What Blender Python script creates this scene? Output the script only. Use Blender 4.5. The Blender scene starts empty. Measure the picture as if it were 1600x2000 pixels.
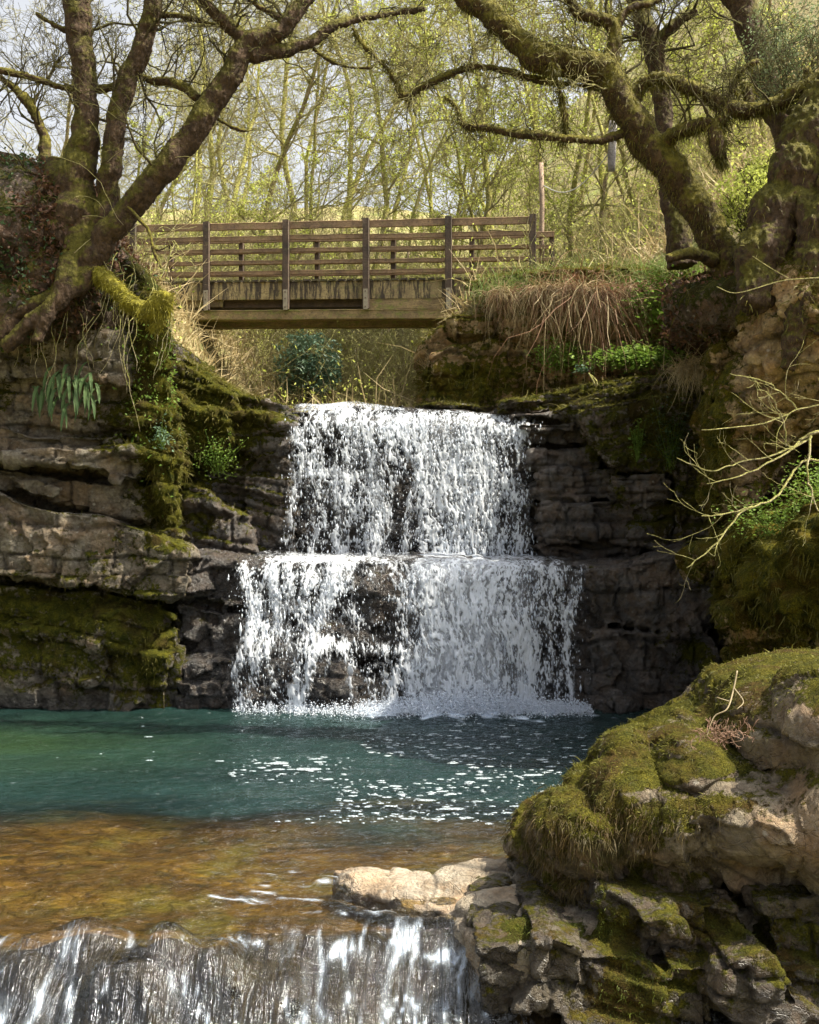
import bpy, bmesh, math, random
import numpy as np
from mathutils import Vector
random.seed(7); rng = np.random.default_rng(11)
F_, H_ = 2200.0, 2.6          # lens in photo pixels, eye height above the pool
scene = bpy.context.scene
COL = scene.collection

def P(px, py, Y):
    return np.array([(px-800.0)/F_*Y, Y, H_+(1000.0-py)/F_*Y])
def proj(V):
    return 800+V[:,0]/V[:,1]*F_, 1000-(V[:,2]-H_)/V[:,1]*F_
def sstep(a, b, x):
    t = np.clip((x-a)/(b-a), 0, 1); return t*t*(3-2*t)

# ---------------------------------------------------------------- noise
def _h(ix, iy, iz, seed):
    n = (ix.astype(np.int64)*374761393 + iy.astype(np.int64)*668265263 + iz.astype(np.int64)*2147483647 + seed*1274126177) & 0xFFFFFFFF
    n = ((n ^ (n >> 13))*1274126177) & 0xFFFFFFFF
    n = ((n ^ (n >> 15))*2246822519) & 0xFFFFFFFF
    n = n ^ (n >> 16)
    return (n & 0xFFFFFF)/float(0x1000000)
def vnoise(p, seed=0):
    i = np.floor(p); f = p-i; f = f*f*(3-2*f)
    x, y, z = i[:,0], i[:,1], i[:,2]; r = 0
    for dx in (0, 1):
        wx = f[:,0] if dx else 1-f[:,0]
        for dy in (0, 1):
            wy = f[:,1] if dy else 1-f[:,1]
            for dz in (0, 1):
                wz = f[:,2] if dz else 1-f[:,2]
                r = r + wx*wy*wz*_h(x+dx, y+dy, z+dz, seed)
    return r
def fbm(p, octv=4, seed=0, gain=.5):
    r = 0; a = 1; t = 0
    for o in range(octv):
        r = r + a*vnoise(p*(2.03**o)+o*17.3, seed+o); t += a; a *= gain
    return r/t
def worley(p, seed=0):
    i = np.floor(p); N = len(p)
    f1 = np.full(N, 9.); f2 = np.full(N, 9.); idn = np.zeros(N); vec = np.zeros((N, 3))
    for dx in (-1, 0, 1):
        for dy in (-1, 0, 1):
            for dz in (-1, 0, 1):
                cx, cy, cz = i[:,0]+dx, i[:,1]+dy, i[:,2]+dz
                q = np.stack([cx+_h(cx,cy,cz,seed), cy+_h(cx,cy,cz,seed+1), cz+_h(cx,cy,cz,seed+2)], 1)
                dv = p-q; d = np.sqrt((dv*dv).sum(1))
                m = d < f1
                f2 = np.where(m, f1, np.minimum(f2, d))
                idn = np.where(m, _h(cx,cy,cz,seed+3), idn); vec[m] = dv[m]; f1 = np.where(m, d, f1)
    return f1, f2, idn, vec

# ---------------------------------------------------------------- meshes
def mk_mesh(name, V, Fs, mat=None, smooth=True, attrs=None, matidx=None):
    """V (N,3); Fs: list of int arrays (M,k)"""
    me = bpy.data.meshes.new(name)
    V = np.ascontiguousarray(V, dtype=np.float32)
    Fs = [f for f in Fs if len(f)]
    me.vertices.add(len(V)); me.vertices.foreach_set('co', V.ravel())
    loops = np.concatenate([f.ravel() for f in Fs]).astype(np.int32)
    cnt = np.concatenate([np.full(len(f), f.shape[1], np.int32) for f in Fs])
    st = np.concatenate([[0], np.cumsum(cnt)[:-1]]).astype(np.int32)
    me.loops.add(len(loops)); me.loops.foreach_set('vertex_index', loops)
    me.polygons.add(len(cnt)); me.polygons.foreach_set('loop_start', st)
    try: me.polygons.foreach_set('loop_total', cnt)
    except Exception: pass
    me.update(calc_edges=True)
    me.polygons.foreach_set('use_smooth', np.full(len(cnt), smooth, bool))
    for k, a in (attrs or {}).items():
        at = me.attributes.new(k, 'FLOAT', 'POINT'); at.data.foreach_set('value', np.ascontiguousarray(a, np.float32))
    if mat:
        for m in (mat if isinstance(mat, (list, tuple)) else [mat]): me.materials.append(m)
    if matidx is not None: me.polygons.foreach_set('material_index', matidx.astype(np.int32))
    me.validate(); return me
def link(name, me, parent=None, **props):
    o = bpy.data.objects.new(name, me); COL.objects.link(o)
    if parent: o.parent = parent
    for k, v in props.items():
        if v: o[k] = v
    return o
def tag(o, label=None, category=None, group=None, kind=None):
    for k, v in (('label', label), ('category', category), ('group', group), ('kind', kind)):
        if v: o[k] = v
    return o
def empty(name, loc=(0,0,0), **props):
    o = link(name, None, None, **props); o.location = loc; o.empty_display_size = .2; return o
def reparent(o, root):
    o.parent = root; o.matrix_parent_inverse.identity()
    o.location = Vector(o.location)-Vector(root.location); return o
def grid_faces(nu, nv, off=0):
    a = (np.arange(nu-1)[:,None]*nv+np.arange(nv-1)[None,:]).ravel()+off
    return np.stack([a, a+nv, a+nv+1, a+1], 1)
def catmull(pts, n=6):
    """pts (K,d) -> smooth resample"""
    p = np.array(pts, float); K = len(p)
    q = np.vstack([2*p[0]-p[1], p, 2*p[-1]-p[-2]]); out = []
    for i in range(K-1):
        a, b, c, d = q[i], q[i+1], q[i+2], q[i+3]
        for t in np.arange(n)/n:
            out.append(.5*((2*b)+(-a+c)*t+(2*a-5*b+4*c-d)*t*t+(-a+3*b-3*c+d)*t**3))
    out.append(p[-1]); return np.array(out)

class Tubes:
    """collects polylines with radii; vectorised build"""
    def __init__(s): s.g = {}
    def add(s, pts, rad, k=5):
        pts = np.asarray(pts, float); s.g.setdefault((len(pts), k), []).append((pts, np.asarray(rad, float)))
    def addb(s, pts, rads, k=4):
        s.b = getattr(s, 'b', []); s.b.append((np.asarray(pts, float), np.asarray(rads, float), k))
    def arrays(s, cap=True):
        Vs = []; Fs = []; off = 0
        bat = [(np.stack([a for a, _ in L]), np.stack([b for _, b in L]), k) for (n, k), L in s.g.items()]+getattr(s, 'b', [])
        for pt, rd, k in bat:
            M, n = rd.shape
            tn = np.gradient(pt, axis=1); tn /= np.linalg.norm(tn, axis=2, keepdims=True)+1e-9
            ref = np.where(np.abs(tn[:, :1, 2:3]) > .8, np.array([1., 0, 0]), np.array([0, 0, 1.]))
            ref = np.broadcast_to(ref, tn.shape).copy()
            u = np.cross(tn, ref); u /= np.linalg.norm(u, axis=2, keepdims=True)+1e-9
            # carry the frame along
            for j in range(1, n):
                w = u[:, j-1]-tn[:, j]*(u[:, j-1]*tn[:, j]).sum(1, keepdims=True)
                u[:, j] = w/(np.linalg.norm(w, axis=1, keepdims=True)+1e-9)
            v = np.cross(tn, u)
            an = np.arange(k)*2*np.pi/k
            ring = pt[:, :, None]+rd[:, :, None, None]*(np.cos(an)[None, None, :, None]*u[:, :, None]+np.sin(an)[None, None, :, None]*v[:, :, None])
            Vs.append(ring.reshape(-1, 3))
            b = (np.arange(M)*n*k)[:, None, None]+(np.arange(n-1)*k)[None, :, None]
            j0 = np.arange(k)[None, None, :]; j1 = (np.arange(k)+1) % k
            j1 = j1[None, None, :]
            f = np.stack([b+j0, b+j1, b+k+j1, b+k+j0], -1).reshape(-1, 4)+off
            Fs.append(f)
            if cap and k > 3:
                for e, s_ in ((0, 1), (n-1, 0)):
                    c = (np.arange(M)*n*k)[:, None]+e*k+np.arange(k)[None, :]
                    Fs.append((c[:, ::-1] if s_ else c)+off)
            off += M*n*k
        return np.concatenate(Vs), Fs
    def mesh(s, name, mat, smooth=True, cap=True):
        V, Fs = s.arrays(cap); return mk_mesh(name, V, Fs, mat, smooth)

def remesh(bm, voxel):
    me = bpy.data.meshes.new('tmp'); bmesh.ops.recalc_face_normals(bm, faces=bm.faces[:])
    bmesh.ops.triangulate(bm, faces=bm.faces[:]); bm.to_mesh(me); bm.free()
    o = bpy.data.objects.new('tmp', me); COL.objects.link(o)
    m = o.modifiers.new('r', 'REMESH'); m.mode = 'VOXEL'; m.voxel_size = voxel; m.adaptivity = 0
    dg = bpy.context.evaluated_depsgraph_get(); ev = o.evaluated_get(dg); e = ev.to_mesh()
    V = np.empty(len(e.vertices)*3, np.float32); e.vertices.foreach_get('co', V)
    L = np.empty(len(e.loops), np.int32); e.loops.foreach_get('vertex_index', L)
    n = np.empty(len(e.polygons), np.int32); e.polygons.foreach_get('loop_total', n)
    V = V.reshape(-1, 3).astype(float)
    assert (n == 4).all(); Fq = L.reshape(-1, 4).copy()
    ev.to_mesh_clear(); bpy.data.objects.remove(o); bpy.data.meshes.remove(me)
    return V, Fq
def normals(V, Fq):
    a, b, c, d = (V[Fq[:, i]] for i in range(4))
    fn = np.cross(c-a, d-b); N = np.zeros_like(V)
    for i in range(4):
        for k in range(3): N[:, k] += np.bincount(Fq[:, i], fn[:, k], len(V))
    return N/(np.linalg.norm(N, axis=1, keepdims=True)+1e-12)
def smooth_field(X, Fq, it=1):
    n = len(X)
    for _ in range(it):
        S = np.zeros_like(X); c = np.zeros(n)
        for i, j in ((0, 1), (1, 2), (2, 3), (3, 0)):
            for a, b in ((i, j), (j, i)):
                c += np.bincount(Fq[:, a], minlength=n)
                for k in range(X.shape[1]): S[:, k] += np.bincount(Fq[:, a], X[Fq[:, b], k], n)
        X = .5*X+.5*S/np.maximum(c, 1)[:, None]
    return X

FLARE = 0
def prism(bm, poly, Yf, Yb, zmin=None):
    """poly of (px,py[,Y]); world outline taken at its front depth, pushed straight back"""
    fr = []; bk = []
    for q in poly:
        y = q[2] if len(q) > 2 else Yf
        w = P(q[0], q[1], y)
        fr.append(bm.verts.new(w)); bk.append(bm.verts.new((w[0]*(1+FLARE*(Yb/y-1)), Yb, w[2])))
    n = len(poly)
    bm.faces.new(fr); bm.faces.new(bk[::-1])
    for i in range(n): bm.faces.new((fr[i], bk[i], bk[(i+1) % n], fr[(i+1) % n]))
def ell(bm, px, py, Y, rx, ry, rY, rot=0):
    """ellipsoid; rx, ry in photo pixels at depth Y, rY metres"""
    c = P(px, py, Y); s = Y/F_
    r = bmesh.ops.create_icosphere(bm, subdivisions=3, radius=1)
    ca, sa = math.cos(rot), math.sin(rot)
    for v in r['verts']:
        x, y, z = v.co.x*rx*s, v.co.y*rY, v.co.z*ry*s
        v.co = (c[0]+x*ca-z*sa, c[1]+y, c[2]+x*sa+z*ca)
def planprism(bm, pts, z0):
    """pts (X,Y,Z) top outline, down to z0"""
    t = [bm.verts.new(p) for p in pts]; b = [bm.verts.new((p[0], p[1], z0)) for p in pts]
    bm.faces.new(t); bm.faces.new(b[::-1]); n = len(t)
    for i in range(n): bm.faces.new((t[i], b[i], b[(i+1) % n], t[(i+1) % n]))

def rockify(V, Fq, tilt=(0, 0), layer=.22, block=.5, al=.05, ab=.04, af=.06, fs=3., ag=.03, an=.05, seed=0, rnd=0):
    N = normals(V, Fq)
    N = smooth_field(N, Fq, 2); N /= np.linalg.norm(N, axis=1, keepdims=True)+1e-9
    w = np.stack([fbm(V*1.1, 3, seed+1), fbm(V*1.1+9, 3, seed+2), fbm(V*1.1+19, 3, seed+3)], 1)-.5
    q = V+w*.35
    s = (q[:, 2]+tilt[0]*q[:, 0]+tilt[1]*q[:, 1])/layer
    s = s+.7*np.sin(s*.9+seed)
    k = np.floor(s); fr = s-k
    hx = _h(k, k*0, k*0, seed+5)
    u = q[:, 0]/block*(.6+.8*hx)+hx*7; v = q[:, 1]/block*(.7+.6*hx)+hx*13
    u += .25*(fbm(V*3, 2, seed+8)-.5)
    ku, kv = np.floor(u), np.floor(v)
    hb = _h(k, ku, kv, seed+6)
    e1 = np.minimum(fr, 1-fr)*layer
    e2 = np.minimum(u-ku, 1-(u-ku))*block
    e3 = np.minimum(v-kv, 1-(v-kv))*block
    has = _h(k, ku, kv*0, seed+16) > .25
    g1 = np.exp(-(e1/.018)**2); g2 = np.exp(-(e2/.016)**2)*has; g3 = np.exp(-(e3/.016)**2)*(np.abs(N[:, 1]) < .7)
    f1, f2, idn, vec = worley(q*fs, seed+20)
    gr = np.stack([_h(idn*1e5, k*0+1, k*0, seed), _h(idn*1e5, k*0+2, k*0, seed), _h(idn*1e5, k*0+3, k*0, seed)], 1)-.5
    fac = (gr*vec).sum(1)*2.2+(idn-.5)*.6
    g4 = np.exp(-((f2-f1)/.05)**2)
    f1b, f2b, idb, vb = worley(q*fs*2.7+5, seed+30)
    grb = np.stack([_h(idb*1e5, k*0+1, k*0, seed), _h(idb*1e5, k*0+2, k*0, seed), _h(idb*1e5, k*0+3, k*0, seed)], 1)-.5
    fac2 = (grb*vb).sum(1)*2.2
    nz = fbm(V*3.5, 5, seed+40, .55)-.5
    big = fbm(V*.9, 2, seed+50)-.5
    g = np.clip(g1*.8+g2*.8+g3*.5, 0, 1)
    d = al*(hx-.5)*2+ab*(hb-.5)*2+af*fac+af*.4*fac2-ag*g-ag*.10*g4+an*nz+an*2*big
    side = .35+.65*(1-np.clip(N[:, 2], 0, 1))
    V2 = V+N*(d*side)[:, None]
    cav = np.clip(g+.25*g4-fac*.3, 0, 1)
    return V2, cav

# ---------------------------------------------------------------- nodes
class NT:
    def __init__(s, name):
        s.m = bpy.data.materials.new(name); s.m.use_nodes = True; s.t = s.m.node_tree; s.t.nodes.clear()
        s.out = s.n('ShaderNodeOutputMaterial')
    def n(s, typ, ins=None, **kw):
        nd = s.t.nodes.new(typ)
        for k, v in kw.items(): setattr(nd, k, v)
        for k, v in (ins or {}).items():
            sk = nd.inputs[k]
            if isinstance(v, bpy.types.NodeSocket): s.t.links.new(v, sk)
            else: sk.default_value = v
        return nd
    def noise(s, sc, det=5, rough=.6, vec=None, dist=0):
        return s.n('ShaderNodeTexNoise', {'Vector': vec or s.obj(), 'Scale': sc, 'Detail': det, 'Roughness': rough, 'Distortion': dist}).outputs[0]
    def obj(s):
        if not hasattr(s, '_o'): s._o = s.n('ShaderNodeTexCoord').outputs['Object']
        return s._o
    def mapv(s, sc, vec=None, loc=(0, 0, 0), rot=(0, 0, 0)):
        return s.n('ShaderNodeMapping', {'Vector': vec or s.obj(), 'Scale': sc, 'Location': loc, 'Rotation': rot}).outputs[0]
    def attr(s, a): return s.n('ShaderNodeAttribute', attribute_name=a).outputs['Fac']
    def ramp(s, fac, stops, interp='LINEAR'):
        r = s.n('ShaderNodeValToRGB', {'Fac': fac}); e = r.color_ramp.elements; r.color_ramp.interpolation = interp
        while len(e) < len(stops): e.new(.5)
        for i, (p, c) in enumerate(stops):
            e[i].position = p; e[i].color = (c, c, c, 1) if not isinstance(c, (tuple, list)) else (*c, 1)
        return r.outputs[0]
    def mix(s, f, a, b, mode='MIX'):
        nd = s.n('ShaderNodeMix', data_type='RGBA', blend_type=mode)
        for sk, v in ((nd.inputs[0], f), (nd.inputs[6], a), (nd.inputs[7], b)):
            if isinstance(v, bpy.types.NodeSocket): s.t.links.new(v, sk)
            elif isinstance(v, (tuple, list)): sk.default_value = (*v, 1)
            else: sk.default_value = v
        return nd.outputs[2]
    def math(s, op, a, b=0, c=0, clamp=False):
        nd = s.n('ShaderNodeMath', operation=op, use_clamp=clamp)
        for i, v in enumerate((a, b, c)):
            if isinstance(v, bpy.types.NodeSocket): s.t.links.new(v, nd.inputs[i])
            else: nd.inputs[i].default_value = v
        return nd.outputs[0]
    def bump(s, h, st=.5, dist=.02, nrm=None):
        i = {'Height': h, 'Strength': st, 'Distance': dist}
        if nrm is not None: i['Normal'] = nrm
        return s.n('ShaderNodeBump', i).outputs[0]
    def bsdf(s, **k):
        nm = {'color': 'Base Color', 'rough': 'Roughness', 'normal': 'Normal', 'spec': 'Specular IOR Level', 'alpha': 'Alpha', 'sheen': 'Sheen Weight', 'coat': 'Coat Weight', 'metal': 'Metallic'}
        ins = {}
        for a, v in k.items():
            ins[nm[a]] = (*v, 1) if a == 'color' and isinstance(v, tuple) else v
        return s.n('ShaderNodeBsdfPrincipled', ins).outputs[0]
    def done(s, sh, disp=None):
        s.t.links.new(sh, s.out.inputs[0]); return s.m

def rock_mat(name, c1, c2, c3, moss=(.13, .12, .010), moss2=(.035, .045, .006), mossbrown=(.05, .03, .01)):
    """c1 main, c2 pale, c3 dark brown; attributes moss, wet, cav"""
    t = NT(name)
    strat = t.mapv((.8, .8, 3.2), rot=(0, -.12, 0))
    a = t.noise(1.7, 6, .65, strat); b = t.noise(6., 6, .7); c = t.noise(28., 4, .7); e = t.noise(2.2, 5, .6, t.mapv((1, 1, 1), loc=(7, 3, 1)))
    col = t.mix(t.ramp(a, [(.38, 0), (.62, 1)]), c1, c2)
    col = t.mix(t.ramp(b, [(.42, 0), (.62, .85)]), col, c3)
    col = t.mix(t.ramp(e, [(.5, 0), (.68, .55)]), col, (c2[0]*1.1, c2[1]*.8, c2[2]*.55))       # rusty stains
    col = t.mix(t.ramp(c, [(.3, .45), (.62, 0)]), col, (.02, .017, .014))
    vo = t.n('ShaderNodeTexVoronoi', {'Vector': t.obj(), 'Scale': 11., 'Randomness': 1.})
    lich = t.ramp(vo.outputs[0], [(.12, 1), (.28, 0)])
    col = t.mix(t.math('MULTIPLY', lich, t.ramp(b, [(.5, 0), (.6, .5)])), col, (.5, .49, .42))  # lichen spots
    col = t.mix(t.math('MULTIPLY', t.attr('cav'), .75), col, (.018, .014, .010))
    wet = t.attr('wet')
    col = t.mix(wet, col, t.mix(.80, col, (.010, .011, .013)))
    mn = t.noise(4., 6, .7); mn2 = t.noise(16., 4, .7)
    m = t.math('ADD', t.math('ADD', t.attr('moss'), .22), t.math('MULTIPLY', t.math('SUBTRACT', mn, .5), 1.5))
    m = t.math('ADD', m, t.math('MULTIPLY', t.math('SUBTRACT', mn2, .5), .8))
    m = t.ramp(m, [(.42, 0), (.6, 1)])
    mc = t.mix(t.ramp(t.noise(9., 5, .7, t.mapv((1, 1, 1), loc=(3, 9, 2))), [(.35, 0), (.65, 1)]), moss, moss2)
    mc = t.mix(t.ramp(t.noise(3., 4, .6, t.mapv((1, 1, 1), loc=(1, 5, 8))), [(.48, 0), (.66, .8)]), mc, mossbrown)
    mc = t.mix(t.ramp(t.noise(90., 2, .6), [(.35, .6), (.6, 0)]), mc, (.008, .009, .002))
    col = t.mix(m, col, mc)
    r = t.math('ADD', t.math('MULTIPLY', t.math('SUBTRACT', 1, wet), .55), t.math('MULTIPLY', b, .38), clamp=True)
    r = t.math('MAXIMUM', r, t.math('MULTIPLY', m, .9))
    rk = t.math('ADD', t.noise(7., 8, .72), t.math('MULTIPLY', t.noise(34., 4, .7), .35))
    hh = t.n('ShaderNodeTexVoronoi', {'Vector': t.n('ShaderNodeVectorMath', {0: t.mapv((1, 1, 1.6)), 1: t.n('ShaderNodeTexNoise', {'Vector': t.obj(), 'Scale': 2.5, 'Detail': 4.}).outputs[1]}, operation='ADD').outputs[0], 'Scale': 4.2}, feature='DISTANCE_TO_EDGE').outputs[0]
    rk = t.math('ADD', rk, t.math('MULTIPLY', t.ramp(hh, [(0, 0), (.035, 1)]), .14))
    mh = t.math('MULTIPLY', t.noise(75., 3, .7), 1.)
    n1 = t.bump(rk, 1., .08)
    n2 = t.bump(t.math('MULTIPLY', mh, m), .9, .03, n1)
    return t.done(t.bsdf(color=col, rough=r, normal=n2, spec=t.math('SUBTRACT', .5, t.math('MULTIPLY', m, .4))))

def leaf_mat(name, c1, c2, trans=.35, sc=3., rough=.6):
    t = NT(name)
    col = t.mix(t.ramp(t.noise(sc, 3, .6), [(.35, 0), (.65, 1)]), c1, c2)
    col = t.mix(t.ramp(t.noise(sc*20, 1, .5), [(.3, .35), (.7, 0)]), col, tuple(x*.4 for x in c1))
    d = t.bsdf(color=col, rough=rough, spec=.3)
    tr = t.n('ShaderNodeBsdfTranslucent', {'Color': col}).outputs[0]
    return t.done(t.n('ShaderNodeMixShader', {0: trans, 1: d, 2: tr}).outputs[0])

def bark_mat(name, c1, c2, moss, mossamt=.5, sc=1.):
    t = NT(name)
    v = t.mapv((9*sc, 9*sc, 3.*sc))
    a = t.noise(1.2, 6, .7, v); b = t.noise(3.*sc, 5, .65); c = t.noise(22*sc, 4, .7)
    col = t.mix(t.ramp(a, [(.35, 0), (.65, 1)]), c1, c2)
    col = t.mix(t.ramp(c, [(.3, .7), (.58, 0)]), col, (.012, .008, .005))
    geo = t.n('ShaderNodeNewGeometry').outputs['Normal']
    nz = t.n('ShaderNodeSeparateXYZ', {0: geo}).outputs[2]
    m = t.math('ADD', t.math('MULTIPLY', nz, .42), t.math('MULTIPLY', b, 1.25))
    lo = .92-mossamt*.6
    m = t.ramp(m, [(max(lo-.08, 0), 0), (lo+.1, 1)])
    mc = t.mix(t.ramp(t.noise(12., 4, .7), [(.35, 0), (.65, 1)]), moss, tuple(x*.35 for x in moss))
    col = t.mix(m, col, mc)
    n1 = t.bump(t.math('ADD', a, t.math('MULTIPLY', c, .6)), .9, .05)
    n2 = t.bump(t.math('MULTIPLY', t.noise(60., 3, .7), m), .9, .03, n1)
    return t.done(t.bsdf(color=col, rough=.85, normal=n2, spec=.25))
def plain_mat(name, c1, c2, sc=5., rough=.8, stretch=(1, 1, 1), bump=.4, dist=.01):
    t = NT(name); v = t.mapv(stretch)
    a = t.noise(sc, 6, .7, v)
    return t.done(t.bsdf(color=t.mix(t.ramp(a, [(.3, 0), (.7, 1)]), c1, c2), rough=rough, normal=t.bump(a, bump, dist)))
# ================================================================ ROCK
M_cliff = rock_mat('cliff_rock', (.15, .128, .092), (.32, .285, .215), (.085, .058, .032))
M_wetrock = rock_mat('dark_wet_rock', (.13, .12, .11), (.26, .24, .225), (.15, .09, .04))
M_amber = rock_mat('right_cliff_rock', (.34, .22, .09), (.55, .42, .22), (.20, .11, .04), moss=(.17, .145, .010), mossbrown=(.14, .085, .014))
M_bould = rock_mat('boulder_rock', (.17, .135, .085), (.34, .28, .19), (.09, .055, .03), moss=(.135, .12, .014), moss2=(.05, .055, .009), mossbrown=(.075, .04, .014))

def gsum(V, L):
    px, py = proj(V); r = np.zeros(len(V))
    for (x, y, a, b, w) in L: r += w*np.exp(-((px-x)/a)**2-((py-y)/b)**2)
    return r
ROCKS = {}
def rock(name, bm, vox, mat, kind='structure', moss0=0., mossn=.3, mossr=(), wet0=0., wetr=(), seed=0, presmooth=2, label=None, category=None, extra=None, **kw):
    V, Fq = remesh(bm, vox)
    V = smooth_field(V, Fq, presmooth)
    V, cav = rockify(V, Fq, seed=seed, **kw)
    if extra: V = extra(V, Fq)
    N = normals(V, Fq)
    moss = moss0+mossn*np.clip(N[:, 2], -.3, 1)+gsum(V, mossr)
    wet = np.clip(wet0+gsum(V, wetr), 0, 1)
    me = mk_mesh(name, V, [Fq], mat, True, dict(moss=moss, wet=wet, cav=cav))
    o = link(name, me); tag(o, label, category, kind=kind)
    ROCKS[name if name not in ROCKS else name+'2'] = (V, Fq, N, moss)
    return o

FLARE = 1.12
# ---- left cliff: tilted limestone beds, waterline at depth ~15
bm = bmesh.new()
L0 = -420
prism(bm, [(L0, 600), (290, 600), (310, 700), (330, 860), (345, 1000), (350, 1200), (350, 1480), (L0, 1480)], 15.5, 19)
prism(bm, [(L0, 1140), (0, 1142), (60, 1150), (120, 1160), (190, 1150), (260, 1172), (310, 1186), (338, 1205), (348, 1260), (350, 1480), (L0, 1480)], 14.95, 17)
for q_ in ((60, 1210, 100, 45, .25), (215, 1225, 80, 55, .3), (140, 1300, 90, 45, .2), (290, 1260, 50, 70, .25), (20, 1300, 60, 60, .15), (-150, 1230, 120, 60, .3)): ell(bm, q_[0], q_[1], 14.95, q_[2], q_[3], q_[4], -.1)
prism(bm, [(L0, 1250), (0, 1250), (200, 1265), (320, 1290), (335, 1480), (L0, 1480)], 14.85, 17)
prism(bm, [(L0, 905), (0, 962), (60, 985), (110, 1000), (200, 1008), (270, 1030), (330, 1055), (374, 1075), (372, 1110), (366, 1165), (330, 1168), (290, 1165), (230, 1158), (180, 1146), (90, 1130), (0, 1122), (L0, 1095)], 14.55, 17)
prism(bm, [(L0, 915), (0, 918), (70, 925), (150, 940), (215, 948), (262, 945), (345, 952), (344, 992), (300, 1002), (262, 1012), (200, 1000), (120, 985), (60, 965), (0, 952), (L0, 905)], 14.95, 17)
prism(bm, [(30, 938), (75, 935), (120, 955), (110, 975), (60, 972)], 14.7, 17)
prism(bm, [(L0, 880), (0, 885), (100, 872), (180, 878), (250, 878), (290, 882), (322, 890), (318, 915), (290, 936), (262, 942), (210, 934), (205, 922), (150, 915), (90, 902), (0, 900), (L0, 890)], 14.5, 17)
prism(bm, [(232, 872), (262, 868), (308, 886), (310, 905), (270, 912), (228, 905)], 14.35, 17)
prism(bm, [(L0, 820), (0, 830), (60, 850), (240, 852), (250, 882), (0, 890), (L0, 885)], 14.85, 17)
prism(bm, [(L0, 720), (0, 725), (150, 720), (255, 745), (270, 800), (265, 855), (L0, 850)], 15.15, 17)
prism(bm, [(L0, 610), (0, 620), (140, 640), (250, 640), (262, 735), (150, 742), (L0, 735)], 14.9, 17)
prism(bm, [(150, 640), (240, 640), (265, 720), (262, 760), (200, 745), (150, 742)], 14.75, 17)
# mossy column at its right edge
prism(bm, [(262, 540), (318, 575), (322, 690), (332, 760), (350, 850), (352, 940), (338, 1000), (318, 1000), (300, 900), (272, 800)], 14.75, 18)
prism(bm, [(300, 880), (345, 905), (348, 990), (322, 998), (300, 960)], 14.6, 17)
prism(bm, [(270, 780), (330, 800), (340, 880), (300, 890), (268, 860)], 14.6, 17)
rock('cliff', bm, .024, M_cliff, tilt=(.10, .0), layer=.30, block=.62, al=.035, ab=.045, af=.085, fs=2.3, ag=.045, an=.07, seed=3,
     moss0=-.02, mossn=.25,
     mossr=[(120, 1190, 260, 60, .6), (60, 1290, 260, 60, .38), (290, 1300, 60, 90, .5), (255, 1090, 70, 45, .5), (305, 700, 34, 260, 1.3), (325, 880, 34, 130, 1.1), (358, 820, 26, 180, 1.1), (230, 830, 60, 45, .5), (60, 640, 140, 60, .35),
            (200, 880, 50, 10, .2), (290, 1110, 110, 40, -.35), (60, 900, 120, 60, -.3), (10, 760, 30, 60, .3)],
     wetr=[(100, 1375, 400, 28, .9), (345, 1290, 25, 110, .7)])

# ---- soil bank above the left cliff carrying the oak
bm = bmesh.new()
prism(bm, [(L0, 235), (-100, 262), (0, 290), (60, 305), (120, 345), (180, 420), (230, 480), (270, 520), (312, 575), (322, 640), (280, 655), (150, 650), (L0, 640)], 14.9, 22)
ell(bm, 30, 470, 15.0, 190, 150, 1.1)
ell(bm, 120, 560, 14.9, 120, 80, .9, .5)
ell(bm, 40, 600, 14.7, 160, 60, .8)
ell(bm, -200, 480, 14.6, 260, 170, 1.4)
M_soil = rock_mat('leafy_soil', (.075, .045, .028), (.12, .08, .045), (.045, .025, .015), moss=(.07, .065, .012))
rock('soil_bank', bm, .03, M_soil, layer=.5, block=1., al=.01, ab=.01, af=.04, fs=3, ag=.01, an=.22, seed=8, moss0=.1, mossn=.35,
     mossr=[(100, 600, 120, 60, .3), (260, 560, 60, 60, .4), (390, 640, 80, 90, .7)])

FLARE = 0
# ---- mossy ridge running back to the lip, left of the fall
bm = bmesh.new()
prism(bm, [(325, 655), (345, 690), (372, 702), (420, 735), (470, 768), (520, 778), (560, 792), (575, 830), (575, 1150), (325, 1150)], 17.3, 21)
prism(bm, [(322, 668), (350, 705), (400, 735), (450, 770), (470, 800), (455, 830), (380, 880), (345, 880)], 16.9, 20)
prism(bm, [(345, 760), (372, 790), (440, 800), (455, 860), (380, 900), (340, 880)], 16.75, 20)
prism(bm, [(455, 805), (500, 800), (560, 818), (560, 880), (500, 900), (450, 870)], 16.95, 20)
prism(bm, [(450, 806), (480, 800), (562, 822), (560, 832), (455, 812)], 16.8, 20)
prism(bm, [(350, 940), (400, 955), (430, 985), (480, 1010), (490, 1060), (480, 1120), (340, 1120)], 16.6, 20)
prism(bm, [(480, 930), (560, 935), (575, 960), (575, 1090), (480, 1090)], 17.0, 20)
ell(bm, 357, 918, 16.3, 17, 22, .2); ell(bm, 345, 870, 16.6, 20, 35, .3)
rock('mossy_ridge', bm, .026, M_wetrock, tilt=(.2, 0), layer=.16, block=.4, al=.05, ab=.04, af=.06, fs=3.2, ag=.05, an=.08, seed=5, moss0=.0, mossn=.5,
     mossr=[(400, 790, 100, 90, .8), (360, 870, 50, 90, .7), (500, 820, 55, 30, .35), (430, 880, 90, 40, .35), (357, 918, 30, 30, .6), (380, 1030, 50, 30, .3)],
     wet0=.5, wetr=[(400, 800, 130, 110, -.6), (500, 815, 80, 30, -.45)])

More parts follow.
